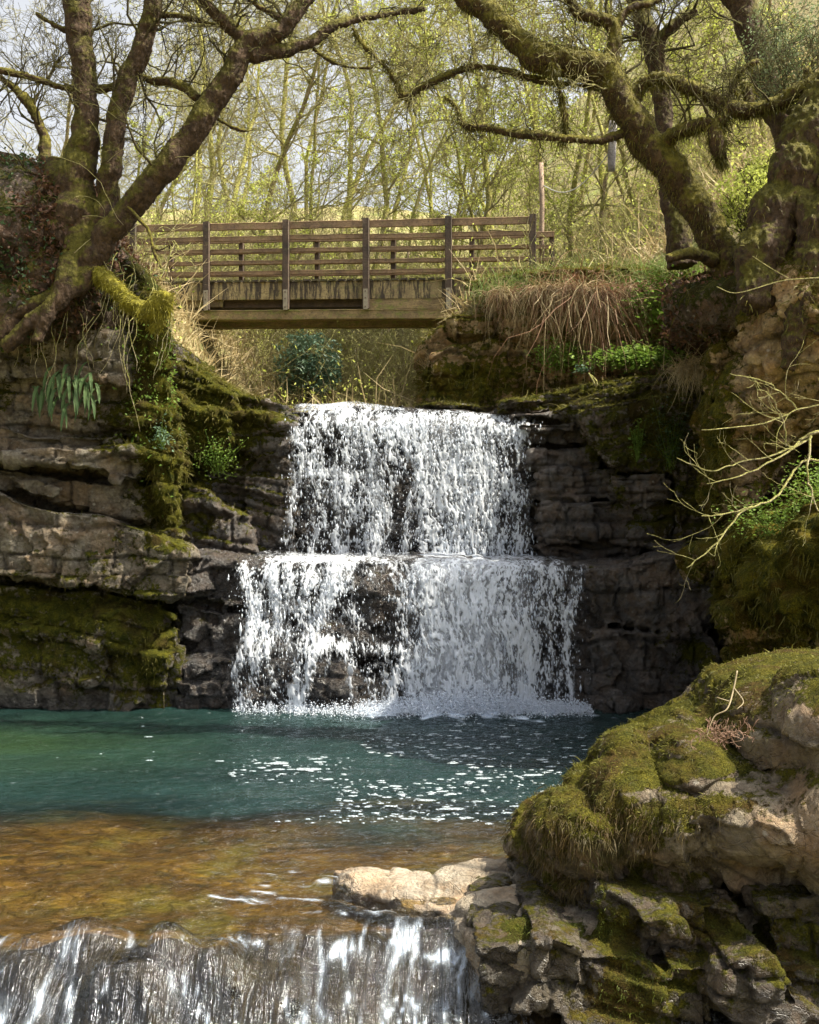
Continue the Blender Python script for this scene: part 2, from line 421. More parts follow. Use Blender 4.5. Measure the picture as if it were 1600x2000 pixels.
# ---- rock wall behind the upper fall
bm = bmesh.new()
prism(bm, [(545, 812), (570, 800), (700, 796), (900, 800), (1000, 806), (1050, 812), (1060, 1160), (545, 1160)], 17.45, 24)
prism(bm, [(548, 830), (620, 815), (1010, 818), (1045, 828), (1050, 845), (548, 850)], 17.25, 20)
prism(bm, [(552, 930), (600, 925), (820, 935), (1040, 920), (1050, 1160), (560, 1160)], 17.2, 20)
prism(bm, [(735, 880), (800, 890), (815, 1000), (790, 1160), (735, 1160)], 17.05, 20)
rock('rock_face', bm, .03, M_wetrock, layer=.2, block=.5, al=.08, ab=.09, af=.09, fs=2.6, ag=.05, an=.08, seed=12, moss0=-.5, mossn=0, wet0=.95)

# ---- stepped wet beds to the right of the upper fall
bm = bmesh.new()
prism(bm, [(960, 800), (1000, 797), (1060, 800), (1110, 815), (1150, 830), (1400, 820), (1400, 1180), (1010, 1180)], 17.3, 21)
for (x0, x1, y0, y1, Y) in ((1000, 1100, 806, 818, 16.95), (1010, 1150, 826, 842, 16.8), (1020, 1165, 846, 868, 17.0), (1035, 1160, 876, 915, 16.75), (1045, 1205, 920, 972, 16.7),
                            (1055, 1235, 980, 1060, 16.45), (1060, 1300, 1065, 1110, 16.7), (1060, 1140, 915, 975, 16.6), (1100, 1160, 985, 1050, 16.35)):
    prism(bm, [(x0, y0+3), (x0+15, y0), ((x0+x1)/2, y0+2), (x1-8, y0-2), (x1, y0+6), (x1+4, y1), (x0+2, y1)], Y, 20)
prism(bm, [(1205, 930), (1250, 928), (1312, 925), (1310, 985), (1270, 988), (1240, 1000), (1205, 975)], 16.15, 20)
prism(bm, [(1230, 985), (1330, 980), (1360, 1060), (1240, 1070)], 16.3, 20)
rock('rock_steps', bm, .024, M_wetrock, tilt=(-.03, 0), layer=.16, block=.36, al=.055, ab=.07, af=.05, fs=3.6, ag=.045, an=.05, seed=21, moss0=-.15, mossn=.25,
     mossr=[(1170, 890, 25, 40, .5), (1210, 960, 22, 40, .55), (1270, 1020, 60, 50, .35), (1240, 860, 90, 40, .7), (1330, 980, 60, 80, .5), (1265, 950, 50, 25, -.4)],
     wet0=.55, wetr=[(1265, 955, 70, 45, -.5)])

# ---- mossy slope above them, right of the lip
bm = bmesh.new()
prism(bm, [(965, 806), (1010, 785), (1070, 765), (1150, 748), (1240, 735), (1330, 728), (1400, 720), (1400, 850), (1330, 905), (1150, 845), (1110, 818), (1050, 805)], 17.1, 21)
prism(bm, [(1090, 800), (1150, 770), (1230, 752), (1320, 745), (1420, 740), (1420, 900), (1370, 960), (1250, 920), (1160, 880), (1150, 835)], 16.5, 20)
prism(bm, [(1140, 800), (1240, 778), (1330, 770), (1420, 770), (1420, 1080), (1330, 1060), (1320, 930), (1200, 905), (1160, 850)], 16.1, 20)
ell(bm, 1020, 790, 17.3, 50, 12, .4); ell(bm, 880, 796, 18, 60, 8, .5)
rock('mossy_slope', bm, .026, M_wetrock, tilt=(-.15, .2), layer=.13, block=.5, al=.04, ab=.03, af=.05, fs=3., ag=.03, an=.09, seed=31, moss0=.34, mossn=.45,
     mossr=[(1290, 860, 90, 90, .2)], wet0=.1)

# ---- stream-side block below the right end of the bridge
bm = bmesh.new()
prism(bm, [(832, 655), (860, 640), (890, 628), (940, 615), (955, 570), (1000, 560), (1150, 555), (1250, 548), (1420, 545), (1420, 830), (960, 810), (828, 800)], 18.9, 24.5)
prism(bm, [(845, 690), (900, 672), (960, 660), (1050, 680), (1120, 690), (1200, 740), (1000, 800), (840, 795)], 18.6, 22)
prism(bm, [(960, 575), (1050, 585), (1200, 580), (1340, 570), (1400, 640), (1380, 740), (1200, 720), (1080, 690), (980, 650)], 18.4, 22)
ell(bm, 1150, 560, 19.6, 240, 22, 1.3); ell(bm, 1340, 570, 18.6, 90, 50, .9)
prism(bm, [(880, 615), (950, 610), (960, 650), (890, 655)], 18.6, 22)
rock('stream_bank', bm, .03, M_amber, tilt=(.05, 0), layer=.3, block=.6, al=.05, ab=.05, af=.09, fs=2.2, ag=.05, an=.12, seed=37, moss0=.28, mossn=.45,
     mossr=[(900, 745, 110, 40, .5), (1150, 650, 160, 40, -.1), (860, 690, 60, 25, -.3), (1330, 560, 60, 40, .4)], wetr=[(880, 785, 80, 16, .5)])

# ---- ledge of the lower fall, running full width
bm = bmesh.new()
prism(bm, [(345, 1078), (372, 1072), (420, 1080), (480, 1092), (560, 1096), (700, 1098), (820, 1092), (900, 1096), (1000, 1098), (1140, 1104), (1190, 1106), (1270, 1092), (1330, 1075), (1400, 1058), (1460, 1050), (1460, 1480), (345, 1480)], 15.35, 18)
prism(bm, [(365, 1082), (420, 1086), (478, 1098), (485, 1180), (440, 1190), (360, 1170)], 15.1, 17)
prism(bm, [(345, 1175), (400, 1190), (470, 1200), (490, 1300), (460, 1480), (345, 1480)], 15.15, 17)
prism(bm, [(350, 1290), (450, 1290), (470, 1480), (345, 1480)], 14.95, 17)
prism(bm, [(480, 1100), (560, 1100), (620, 1110), (640, 1250), (480, 1240)], 15.2, 17)
ell(bm, 745, 1180, 15.25, 75, 75, .4); ell(bm, 690, 1250, 15.2, 110, 40, .35)
ell(bm, 520, 1330, 15.1, 75, 95, .3); ell(bm, 655, 1345, 15.05, 62, 72, .4); ell(bm, 730, 1380, 15.05, 70, 60, .3); ell(bm, 850, 1400, 15.1, 60, 70, .3)
# right side
prism(bm, [(1150, 1112), (1185, 1112), (1270, 1098), (1330, 1080), (1398, 1064), (1425, 1085), (1420, 1170), (1400, 1235), (1300, 1232), (1180, 1218), (1150, 1200)], 14.9, 17)
prism(bm, [(1150, 1235), (1185, 1228), (1290, 1240), (1380, 1228), (1405, 1260), (1400, 1480), (1150, 1480)], 14.8, 17)
prism(bm, [(1125, 1300), (1170, 1300), (1230, 1330), (1240, 1480), (1110, 1480)], 14.95, 17)
ell(bm, 1200, 1375, 14.75, 42, 30, .3)
rock('rock_ledge', bm, .024, M_wetrock, tilt=(-.02, 0), layer=.33, block=.6, al=.03, ab=.05, af=.10, fs=2.6, ag=.05, an=.08, seed=44, moss0=-.12, mossn=.2,
     mossr=[(1350, 1270, 50, 40, .6), (1370, 1120, 40, 50, .5), (1400, 1350, 50, 60, .4), (350, 1250, 25, 60, .3)], wet0=.85, wetr=[(1290, 1200, 150, 150, -.35), (1260, 1120, 120, 25, -.25), (560, 1250, 120, 150, .3), (380, 1100, 40, 30, -.2)])

FLARE = 1.12
# ---- right cliff: nearer, mossy, hollowed under the trees
bm = bmesh.new()
R1 = 2100
prism(bm, [(1395, 1020), (1400, 760), (1380, 600), (1430, 540), (1560, 480), (1700, 440), (R1, 400), (R1, 1600), (1470, 1600), (1440, 1300), (1400, 1150)], 13.2, 18)
prism(bm, [(1385, 760), (1400, 650), (1390, 560), (1480, 520), (1640, 470), (R1, 420), (R1, 800), (1560, 860), (1500, 960), (1440, 1010), (1390, 1000), (1375, 900)], 12.3, 16)
prism(bm, [(1470, 600), (1560, 560), (R1, 500), (R1, 760), (1600, 740), (1500, 800), (1450, 760)], 11.6, 15)
ell(bm, 1430, 900, 12.3, 55, 120, .4, .1); ell(bm, 1480, 780, 12., 70, 110, .5)
ell(bm, 1570, 640, 11.7, 110, 170, .8)
prism(bm, [(1420, 1055), (1500, 1000), (1600, 960), (R1, 900), (R1, 1300), (1570, 1240), (1530, 1235), (1480, 1190), (1440, 1180), (1410, 1110)], 11.2, 15)
ell(bm, 1560, 1140, 10.9, 110, 95, .8); ell(bm, 1680, 1080, 10.4, 130, 130, .9); ell(bm, 1420, 1190, 11.4, 32, 22, .3)
ell(bm, 1480, 1060, 11.6, 70, 60, .6); ell(bm, 1400, 1090, 12.6, 60, 40, .6)
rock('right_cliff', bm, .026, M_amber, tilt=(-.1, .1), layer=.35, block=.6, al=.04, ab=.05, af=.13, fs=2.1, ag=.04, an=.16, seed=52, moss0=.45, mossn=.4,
     mossr=[(1480, 700, 70, 160, -.5), (1400, 850, 30, 120, .3), (1570, 650, 70, 200, -.35), (1450, 930, 40, 50, -.4), (1560, 1130, 130, 100, .5), (1440, 600, 50, 40, .3), (1400, 590, 60, 60, .3)])
# earth and roots over the right cliff
bm = bmesh.new()
prism(bm, [(1290, 560), (1350, 530), (1450, 500), (1540, 330), (1620, 230), (R1, 120), (R1, 620), (1620, 560), (1450, 620), (1330, 600)], 13.4, 19)
ell(bm, 1400, 600, 12.9, 100, 50, .7); ell(bm, 1460, 590, 12.4, 90, 50, .6); ell(bm, 1620, 420, 12.1, 70, 190, .8); ell(bm, 1760, 380, 11.9, 130, 260, 1.)
rock('right_bank', bm, .03, rock_mat('root_soil', (.10, .065, .035), (.16, .11, .06), (.06, .03, .015), moss=(.09, .085, .014)), layer=.5, block=1., al=.01, ab=.01, af=.06, fs=2.5, ag=.01, an=.2, seed=58, moss0=.3, mossn=.35)

FLARE = 0
# ---- foreground boulder
bm = bmesh.new()
prism(bm, [(1150, 1600), (1190, 1530), (1225, 1480), (1300, 1455), (1400, 1400), (1450, 1345), (1540, 1315), (1620, 1300), (1900, 1290), (1900, 1960), (1250, 1960), (1180, 1760), (1110, 1720)], 7.6, 8.6)
ell(bm, 1120, 1640, 7.9, 112, 100, .6, -.5)
ell(bm, 1066, 1636, 7.85, 62, 62, .45, -.6); ell(bm, 1090, 1670, 7.7, 80, 45, .45, .3); ell(bm, 1200, 1660, 7.6, 115, 110, .6); ell(bm, 1135, 1625, 7.5, 105, 85, .5, -.4); ell(bm, 1150, 1690, 7.3, 80, 40, .4, .2); ell(bm, 1260, 1620, 7.4, 110, 80, .5)
ell(bm, 1255, 1500, 7.7, 72, 62, .45, -.6); ell(bm, 1245, 1435, 7.8, 30, 24, .25); ell(bm, 1335, 1405, 7.8, 34, 26, .3)
ell(bm, 1350, 1480, 7.5, 100, 70, .6, -.3); ell(bm, 1510, 1405, 7.4, 110, 80, .6); ell(bm, 1620, 1440, 7.0, 130, 150, .7)
ell(bm, 1500, 1340, 7.8, 75, 45, .3); ell(bm, 1270, 1560, 7.25, 70, 22, .3, .1); ell(bm, 1400, 1545, 7.1, 70, 24, .3)
ell(bm, 1330, 1600, 7.15, 150, 90, .5, .1); ell(bm, 1500, 1590, 6.9, 160, 80, .6); ell(bm, 1620, 1600, 6.7, 120, 130, .6)
ell(bm, 1290, 1690, 7.2, 110, 80, .4); ell(bm, 1222, 1492, 7.6, 72, 74, .45, -.5); ell(bm, 1165, 1560, 7.6, 84, 62, .45, -.6)
ell(bm, 1150, 1625, 7.25, 120, 82, .45, -.3); ell(bm, 1255, 1560, 7.3, 120, 80, .45, -.3); ell(bm, 1380, 1520, 7.2, 120, 60, .4)
prism(bm, [(1380, 1650), (1440, 1610), (1700, 1590), (1800, 1740), (1540, 1745), (1440, 1740), (1390, 1700)], 6.75, 8.5)
def bouldshape(V, Fq):
    return V
rock('boulder', bm, .0155, M_bould, kind='thing', label='huge moss-covered boulder overhanging the right edge of the pool', category='boulder',
     tilt=(.3, 0), layer=.75, block=1.7, al=.015, ab=.012, af=.065, fs=3.0, ag=.02, an=.12, seed=63, moss0=.22, mossn=.42,
     mossr=[(1560, 1420, 60, 60, -.6), (1440, 1660, 60, 50, -.75), (1560, 1640, 90, 70, -.7), (1500, 1540, 120, 30, -.3), (1530, 1800, 200, 60, -.6), (1180, 1560, 130, 70, .3), (1150, 1700, 150, 40, -.15), (1270, 1550, 60, 16, -.6), (1400, 1535, 60, 14, -.5), (1330, 1345, 30, 10, -.5), (1480, 1470, 50, 30, -.3)],
     wetr=[(1200, 1720, 150, 40, .4)])

# ---- broken blocks under the boulder
bm = bmesh.new()
prism(bm, [(895, 1870), (930, 1850), (1100, 1840), (1200, 1760), (1300, 1750), (1900, 1740), (1900, 2300), (900, 2300)], 6.95, 8.6)
prism(bm, [(1165, 1775), (1185, 1740), (1300, 1765), (1440, 1770), (1470, 1850), (1450, 1880), (1240, 1858), (1160, 1860)], 6.55, 8)
prism(bm, [(1150, 1868), (1165, 1862), (1250, 1872), (1300, 1905), (1290, 2010), (1170, 1985), (1148, 1975)], 6.35, 8)
prism(bm, [(1250, 1800), (1330, 1790), (1350, 1835), (1270, 1840)], 6.3, 8)
prism(bm, [(930, 1850), (1000, 1845), (1062, 1850), (1140, 1880), (1140, 2300), (950, 2300), (930, 1950)], 6.45, 8)
prism(bm, [(1040, 1835), (1080, 1830), (1150, 1855), (1145, 1990), (1000, 1975), (1050, 1920)], 6.3, 8)
prism(bm, [(1310, 1890), (1450, 1885), (1620, 1900), (1900, 1870), (1900, 2300), (1290, 2300), (1300, 2000)], 6.35, 8)
prism(bm, [(1420, 1880), (1500, 1860), (1570, 1960), (1640, 2010), (1640, 2100), (1500, 2060), (1400, 1960)], 6.1, 8)
prism(bm, [(1480, 1760), (1640, 1750), (1900, 1740), (1900, 1880), (1520, 1880)], 6.5, 8)
prism(bm, [(1100, 1995), (1170, 1990), (1300, 2015), (1300, 2300), (1000, 2300)], 6.25, 8)
rock('rock_blocks', bm, .0145, M_bould, tilt=(.25, 0), layer=.22, block=.35, al=.015, ab=.035, af=.055, fs=4.2, ag=.035, an=.05, seed=67, moss0=.08, mossn=.2,
     mossr=[(1220, 1940, 70, 60, .75), (1200, 1810, 60, 40, .35), (1400, 1800, 120, 40, .25), (1050, 1960, 60, 60, -.3), (1500, 1990, 100, 60, -.2), (1580, 1850, 100, 70, .3), (1350, 1950, 200, 100, .1)], wet0=.72, wetr=[(920, 1950, 50, 90, .5)])

# ---- flat pale slab at the near edge of the pool
bm = bmesh.new()
def G(px, py, z=0.05):      # point on level z seen at that photo spot
    Y = (H_-z)*F_/(py-1000); return ((px-800)/F_*Y, Y, z)
planprism(bm, [G(655, 1702, .02), G(690, 1694, .05), G(750, 1696, .07), G(830, 1702, .06), G(870, 1712, .05), G(900, 1690, .08), G(990, 1672, .12), G(1060, 1700, .16), G(1200, 1700, .2), (2.4, 7.9, .2), (2.4, 6.9, .15), G(1150, 1800, .16), G(1100, 1835, .12), G(1020, 1848, .10), G(950, 1838, .08),
               G(905, 1812, .03), G(860, 1780, .0), G(780, 1765, -.01), G(700, 1735, -.01)], -1.6)
def E3(c, r, rot=0):
    q = bmesh.ops.create_icosphere(bm, subdivisions=3, radius=1)
    for v in q['verts']:
        x, y, z = v.co.x*r[0], v.co.y*r[1], v.co.z*r[2]
        v.co = (c[0]+x*math.cos(rot)-y*math.sin(rot), c[1]+x*math.sin(rot)+y*math.cos(rot), c[2]+z)
g = G(715, 1712); E3((g[0], g[1], .0), (.22, .24, .085), .1)
g = G(800, 1725); E3((g[0], g[1], .01), (.32, .24, .07))
g = G(960, 1715); E3((g[0], g[1], .05), (.45, .3, .09), .3)
g = G(1010, 1770); E3((g[0], g[1], .06), (.4, .22, .1), .2)
g = G(1060, 1830); E3((g[0], g[1], .04), (.3, .14, .12), .1)
M_slab = rock_mat('pale_slab_rock', (.40, .34, .25), (.55, .48, .37), (.24, .17, .10), moss=(.12, .12, .015))
rock('rock_slab', bm, .014, M_slab, tilt=(.2, .1), layer=.40, block=.9, al=.008, ab=.012, af=.035, fs=4., ag=.012, an=.05, seed=71, moss0=-.25, mossn=.05,
     mossr=[(1040, 1810, 90, 32, .75), (980, 1850, 50, 40, .5), (1100, 1850, 60, 50, .5), (930, 1765, 40, 12, .3)], wetr=[(760, 1740, 120, 14, .35), (880, 1800, 40, 30, .6), (655, 1712, 12, 12, .4), (920, 1900, 60, 60, .5)])
# ================================================================ WATER
# ---- stream bed and pool bed (one sheet of ground under all the water)
t = NT('stream_bed_gravel')
col = t.mix(t.ramp(t.noise(2.2, 6, .7, t.mapv((.55, 2.6, 1))), [(.42, 0), (.56, 1)]), (.24, .165, .03), (.015, .013, .005))  # dark cobble streaks, widened to put leaf shade into the bed colour
col = t.mix(t.ramp(t.noise(.9, 5, .65, t.mapv((.45, 1.5, 1), loc=(3, 1, 0))), [(.44, 0), (.60, .9)]), col, (.022, .022, .008))
vv = t.n('ShaderNodeTexVoronoi', {'Vector': t.mapv((1, 1.2, 1)), 'Scale': 5.})
col = t.mix(t.ramp(vv.outputs[0], [(.05, 0), (.5, .7)]), col, (.09, .05, .015))
col = t.mix(t.ramp(t.noise(1.1, 4, .6), [(.5, 0), (.66, .6)]), col, (.13, .14, .03))
dk = t.attr('dark'); col = t.mix(dk, col, t.mix(t.noise(6, 5, .7), (.006, .005, .004), (.022, .016, .009)))
M_bed = t.done(t.bsdf(color=col, rough=.8, normal=t.bump(t.noise(9, 6, .7), .6, .05)))
nx, ny = 260, 300
X, Yg = np.meshgrid(np.linspace(-7, 6, nx), np.linspace(5.0, 16.5, ny), indexing='ij')
pt = np.stack([X.ravel(), Yg.ravel(), np.zeros(nx*ny)], 1)
lipY = 6.98+.10*np.sin(X*1.7+1)+.34*(vnoise(np.stack([X.ravel()*1.3, 0*X.ravel(), 0*X.ravel()], 1), 4).reshape(X.shape)-.5)
def lip_of(x): return 6.98+.10*np.sin(x*1.7+1)+.34*(vnoise(np.stack([x*1.3, 0*x, 0*x], 1), 4)-.5)
nb = fbm(pt*1.4, 5, 91).reshape(X.shape)-.5
Zb = -.16-1.5*sstep(10.2, 11.8, Yg)+nb*.22*(Yg > 7.1)
def lumps(x, y):
    r = 0*x
    for (px, py, Y, rx, ry, h) in ((170, 1870, 6.72, .28, .22, .20), (330, 1890, 6.62, .20, .2, .26), (60, 1960, 6.55, .22, .25, .16), (430, 1900, 6.55, .16, .2, .26), (260, 1950, 6.45, .25, .2, .25), (520, 1960, 6.45, .2, .2, .10), (640, 1990, 6.4, .2, .2, .07)):
        r = np.maximum(r, h*.75*np.exp(-(((x-(px-800)/F_*Y)/(rx*1.15))**2+((y-Y)/ry)**2)**1.2))
    return r
def drop(x, y, lip): d = np.clip(lip-y, 0, 3); return -.55*d**1.35-.0*d
Zb = np.where(Yg < lipY+.4, Zb+drop(X, Yg, lipY)*1.+lumps(X, Yg)*1.0+.08*sstep(.4, 0, Yg-lipY), Zb)
V = np.stack([X.ravel(), Yg.ravel(), Zb.ravel()], 1)
link('stream_bed', mk_mesh('stream_bed', V, [grid_faces(nx, ny)], M_bed, attrs=dict(dark=sstep(.35, -.05, (Yg-lipY).ravel()+.3*(nb.ravel())))), kind='structure')
# wet rocks poking through the lower cascade
bm = bmesh.new()
for (px, py, Y, rx, ry, rY) in ((330, 1925, 6.66, 62, 46, .20), (240, 1945, 6.62, 120, 60, .3), (440, 1935, 6.62, 55, 40, .2), (40, 2010, 6.5, 80, 50, .25), (150, 1905, 6.85, 95, 40, .22), (560, 1990, 6.6, 60, 45, .2), (700, 2010, 6.7, 80, 50, .2)):
    ell(bm, px, py, Y, rx, ry, rY)
prism(bm, [(-500, 1960), (300, 1950), (900, 1990), (900, 2600), (-500, 2600)], 6.75, 7.1)
M_casc = rock_mat('cascade_rock', (.05, .04, .03), (.10, .08, .06), (.07, .04, .02))
rock('cascade_rock', bm, .016, M_casc, layer=.3, block=.5, al=.01, ab=.02, af=.05, fs=5, ag=.02, an=.05, seed=77, moss0=-.3, mossn=.1, wet0=1)

# ---- pool surface running into the lower cascade
def water_mat():
    t = NT('pool_water')
    deep = t.attr('deep'); foam = t.attr('foam'); fast = t.attr('fast')
    base = t.mix(t.ramp(t.noise(.55, 3, .5, t.mapv((1, 2.2, 1))), [(.3, 0), (.7, 1)]), (.010, .026, .024), (.004, .012, .012))
    base = t.mix(t.attr('green'), base, (.022, .042, .010))  # tint of the painted sun patch
    v1 = t.mapv((3.2, 6.5, 1)); v2 = t.mapv((10, 20, 1)); 
    h = t.math('ADD', t.noise(1.6, 4, .6, v1, .6), t.math('MULTIPLY', t.noise(1.4, 3, .6, v2, .5), .35))
    st = t.noise(1.0, 4, .6, t.mapv((11, 1.6, 1.6)), .3)
    hh = t.math('ADD', t.math('MULTIPLY', h, t.math('SUBTRACT', 1, t.math('MULTIPLY', fast, .6))), t.math('MULTIPLY', st, t.math('MULTIPLY', fast, 1.2)))
    nb = t.bump(hh, .9, .085)
    dif = t.n('ShaderNodeBsdfDiffuse', {'Color': base}).outputs[0]
    tr = t.n('ShaderNodeBsdfTransparent', {'Color': (.84, .77, .54, 1)}).outputs[0]
    body = t.n('ShaderNodeMixShader', {0: t.math('MULTIPLY', deep, .96), 1: tr, 2: dif}).outputs[0]
    gl = t.n('ShaderNodeBsdfGlossy', {'Color': (.92, .96, 1, 1), 'Roughness': .05, 'Normal': nb}).outputs[0]
    fr = t.n('ShaderNodeFresnel', {'IOR': t.math('ADD', 1.33, t.math('MULTIPLY', fast, .25)), 'Normal': nb}).outputs[0]
    sh = t.n('ShaderNodeMixShader', {0: fr, 1: body, 2: gl}).outputs[0]
    wh = t.bsdf(color=(.62, .72, .84), rough=.25, normal=nb)
    return t.done(t.n('ShaderNodeMixShader', {0: foam, 1: sh, 2: wh}).outputs[0])
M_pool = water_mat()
ys = np.concatenate([np.linspace(5.0, 7.6, 240, endpoint=False), np.geomspace(7.6, 16.6, 330)])
xs = np.linspace(-6.8, 4.6, 620); nx, ny = len(xs), len(ys)
X, Yg = np.meshgrid(xs, ys, indexing='ij'); x, y = X.ravel(), Yg.ravel()
lp = lip_of(x)
wv = fbm(np.stack([x*2.2, y*4.5, 0*x], 1), 4, 101)-.5
wv2 = fbm(np.stack([x*7, y*13, 0*x], 1), 3, 111)-.5
z = .05*wv*sstep(7.3, 9.5, y)+.034*wv2
near = sstep(14., 15., y)*np.exp(-((x-.6)/2.0)**2)
z += near*.2*(fbm(np.stack([x*6, y*6, 0*x], 1), 3, 121)-.35)
fast = sstep(.35, -.1, y-lp)
# smooth swells just above and over the lip, running with the flow
sw = fbm(np.stack([x*5+.6*np.sin(y*2), y*1.5, 0*x], 1), 4, 131)-.5
z += .11*sw*sstep(1.3, .1, y-lp)
z += np.where(y < lp, drop(x, y, lp)*.93, 0)+lumps(x, y)*.9*sstep(0.5, 0, y-lp)+.015*fast
# ripple ridges beside the slab
z += .03*np.sin((y*14+x*6)+3*fbm(np.stack([x*2, y*2, 0*x], 1), 2, 9))*np.exp(-((x+.15)/.7)**2-((y-7.5)/.5)**2)
deep = sstep(8.5, 10.3, y+2.6*(fbm(np.stack([x*.7, y*1.6, 0*x], 1), 4, 5)-.5)-.35*np.sin((x+2)*.8))
green = np.exp(-((x+4.6)/2.1)**2-((y-12.6)/1.5)**2)*(.2+.5*fbm(np.stack([x*1.2, y*5, 0*x], 1), 3, 6))  # greenish sun patch at the pool's left, painted into the water colour
nf = fbm(np.stack([x*5, y*5, 0*x], 1), 4, 141)
foam = sstep(.36, .62, nf+.75*np.exp(-((y-14.95)/.38)**2)*np.exp(-((x-.35)/2.3)**4)+.34*np.exp(-((y-14.5)/.8)**2)*np.exp(-((x-.9)/1.6)**2)-.45)
xw = x+.10*(fbm(np.stack([x*3, y*3, 0*x], 1), 3, 152)-.5)+.25*(lp-y)*np.sin(x*2.1+1)
rdg = lambda v: 1-np.abs(2*v-1)*2.2
ns = .28*fbm(np.stack([xw*42, y*3+z*3, 0*x], 1), 3, 151)+.34*rdg(fbm(np.stack([xw*7, y*1.4+z*1.4, 0*x], 1), 2, 153))+.25*rdg(fbm(np.stack([xw*17, y*2+z*2, 0*x], 1), 2, 154))
ns2 = fbm(np.stack([x*3, y*2, 0*x], 1), 3, 161)
px, py = 800+x/y*F_, 1000-(z-H_)/y*F_
Dn = .42+.30*np.exp(-((px-740)/190)**2-((py-1960)/90)**2)-1.6*lumps(x, y)+.5*np.exp(-((px-30)/70)**2-((py-1960)/60)**2)
u = np.argsort(np.argsort(.7*ns+.3*ns2))/len(ns)
foam = np.maximum(foam, (.09*sstep(0, .6, u-(1-Dn))+.42*sstep(.86, 1.02, u+.22*(Dn-.5)))*sstep(.05, -.15, y-lp))
nt_ = fbm(np.stack([x*5, y*14+x*5, 0*x], 1), 4, 171)
foam = np.maximum(foam, .4*sstep(.66, .80, nt_-.14+.22*np.exp(-((px-560)/170)**2-((py-1745)/60)**2)-.35*sstep(8.2, 8.8, y))*sstep(.0, .3, y-lp+.1))
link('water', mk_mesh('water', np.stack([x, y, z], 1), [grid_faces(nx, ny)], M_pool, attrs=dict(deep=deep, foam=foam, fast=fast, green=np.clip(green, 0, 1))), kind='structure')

# ---- upper stream behind the lip
xs = np.linspace(-4.5, 2.2, 60); ys = np.linspace(17.7, 27, 80)
X, Yg = np.meshgrid(xs, ys, indexing='ij'); x, y = X.ravel(), Yg.ravel()
z = 4.13+.03*(fbm(np.stack([x*3, y*3, 0*x], 1), 3, 5)-.5)
link('water', mk_mesh('upper_stream', np.stack([x, y, z], 1), [grid_faces(60, 80)], M_pool, attrs=dict(deep=0*x+1, foam=0*x, fast=0*x, green=0*x)), kind='structure')

# ---- foam flecks drifting on the pool
V = []; Fs = []; off = 0
for _ in range(1500):
    if rng.random() < .8: cx, cy = rng.normal(-.1, 1.25), 9.3+abs(rng.normal(0, 2.6))
    else: cx, cy = rng.uniform(-4.5, 2.5), rng.uniform(9.2, 14.8)
    if cy > 15: continue
    if cx < -1.6-(cy-9.5)*.1 and rng.random() < .85: continue
    if vnoise(np.array([[cx*.9, cy*.8, 0]]), 77)[0] < .40: continue
    r = rng.gamma(1.3, .008)+.003; k = 9; an = np.arange(k)/k*2*np.pi
    rr = r*(.6+.7*rng.random(k)); el = rng.uniform(1., 2.3)
    ring = np.stack([cx+rr*el*np.cos(an), cy+rr*.85*np.sin(an), np.full(k, .03)], 1)
    top = np.stack([cx+rr*el*.7*np.cos(an), cy+rr*.6*np.sin(an), np.full(k, .035)], 1)
    V += [ring, top]; a = np.arange(k); b = (a+1) % k
    Fs.append((np.stack([a, b, b+k, a+k], 1)+off, (a+k)[None]+off)); off += 2*k
t = NT('foam'); M_foam = t.done(t.n('ShaderNodeMixShader', {0: t.ramp(t.noise(60, 3, .6), [(.38, .15), (.6, .8)]), 1: t.n('ShaderNodeBsdfTransparent').outputs[0], 2: t.bsdf(color=(.42, .48, .52), rough=.5)}).outputs[0])
link('foam', mk_mesh('foam', np.concatenate(V), [np.concatenate([f[0] for f in Fs]), np.concatenate([f[1] for f in Fs])], M_foam), kind='stuff', label='white foam flecks drifting across the dark pool')

# ---- the falls: strands of white water, modelled as broken lumpy sheets
t = NT('falling_water')
al = t.attr('alpha')
fine = t.noise(1., 4, .7, t.mapv((34, 12, 7)))
nb = t.bump(fine, .7, .04)
d = t.bsdf(color=(.86, .91, .98), rough=.35, normal=nb, spec=.5)
trl = t.n('ShaderNodeBsdfTranslucent', {'Color': (.78, .85, .95, 1)}).outputs[0]
d = t.n('ShaderNodeMixShader', {0: .35, 1: d, 2: trl}).outputs[0]
a2 = t.math('MULTIPLY', al, t.ramp(fine, [(.3, .55), (.5, 1)]))
M_fall = t.done(t.n('ShaderNodeMixShader', {0: a2, 1: t.n('ShaderNodeBsdfTransparent').outputs[0], 2: d}).outputs[0])

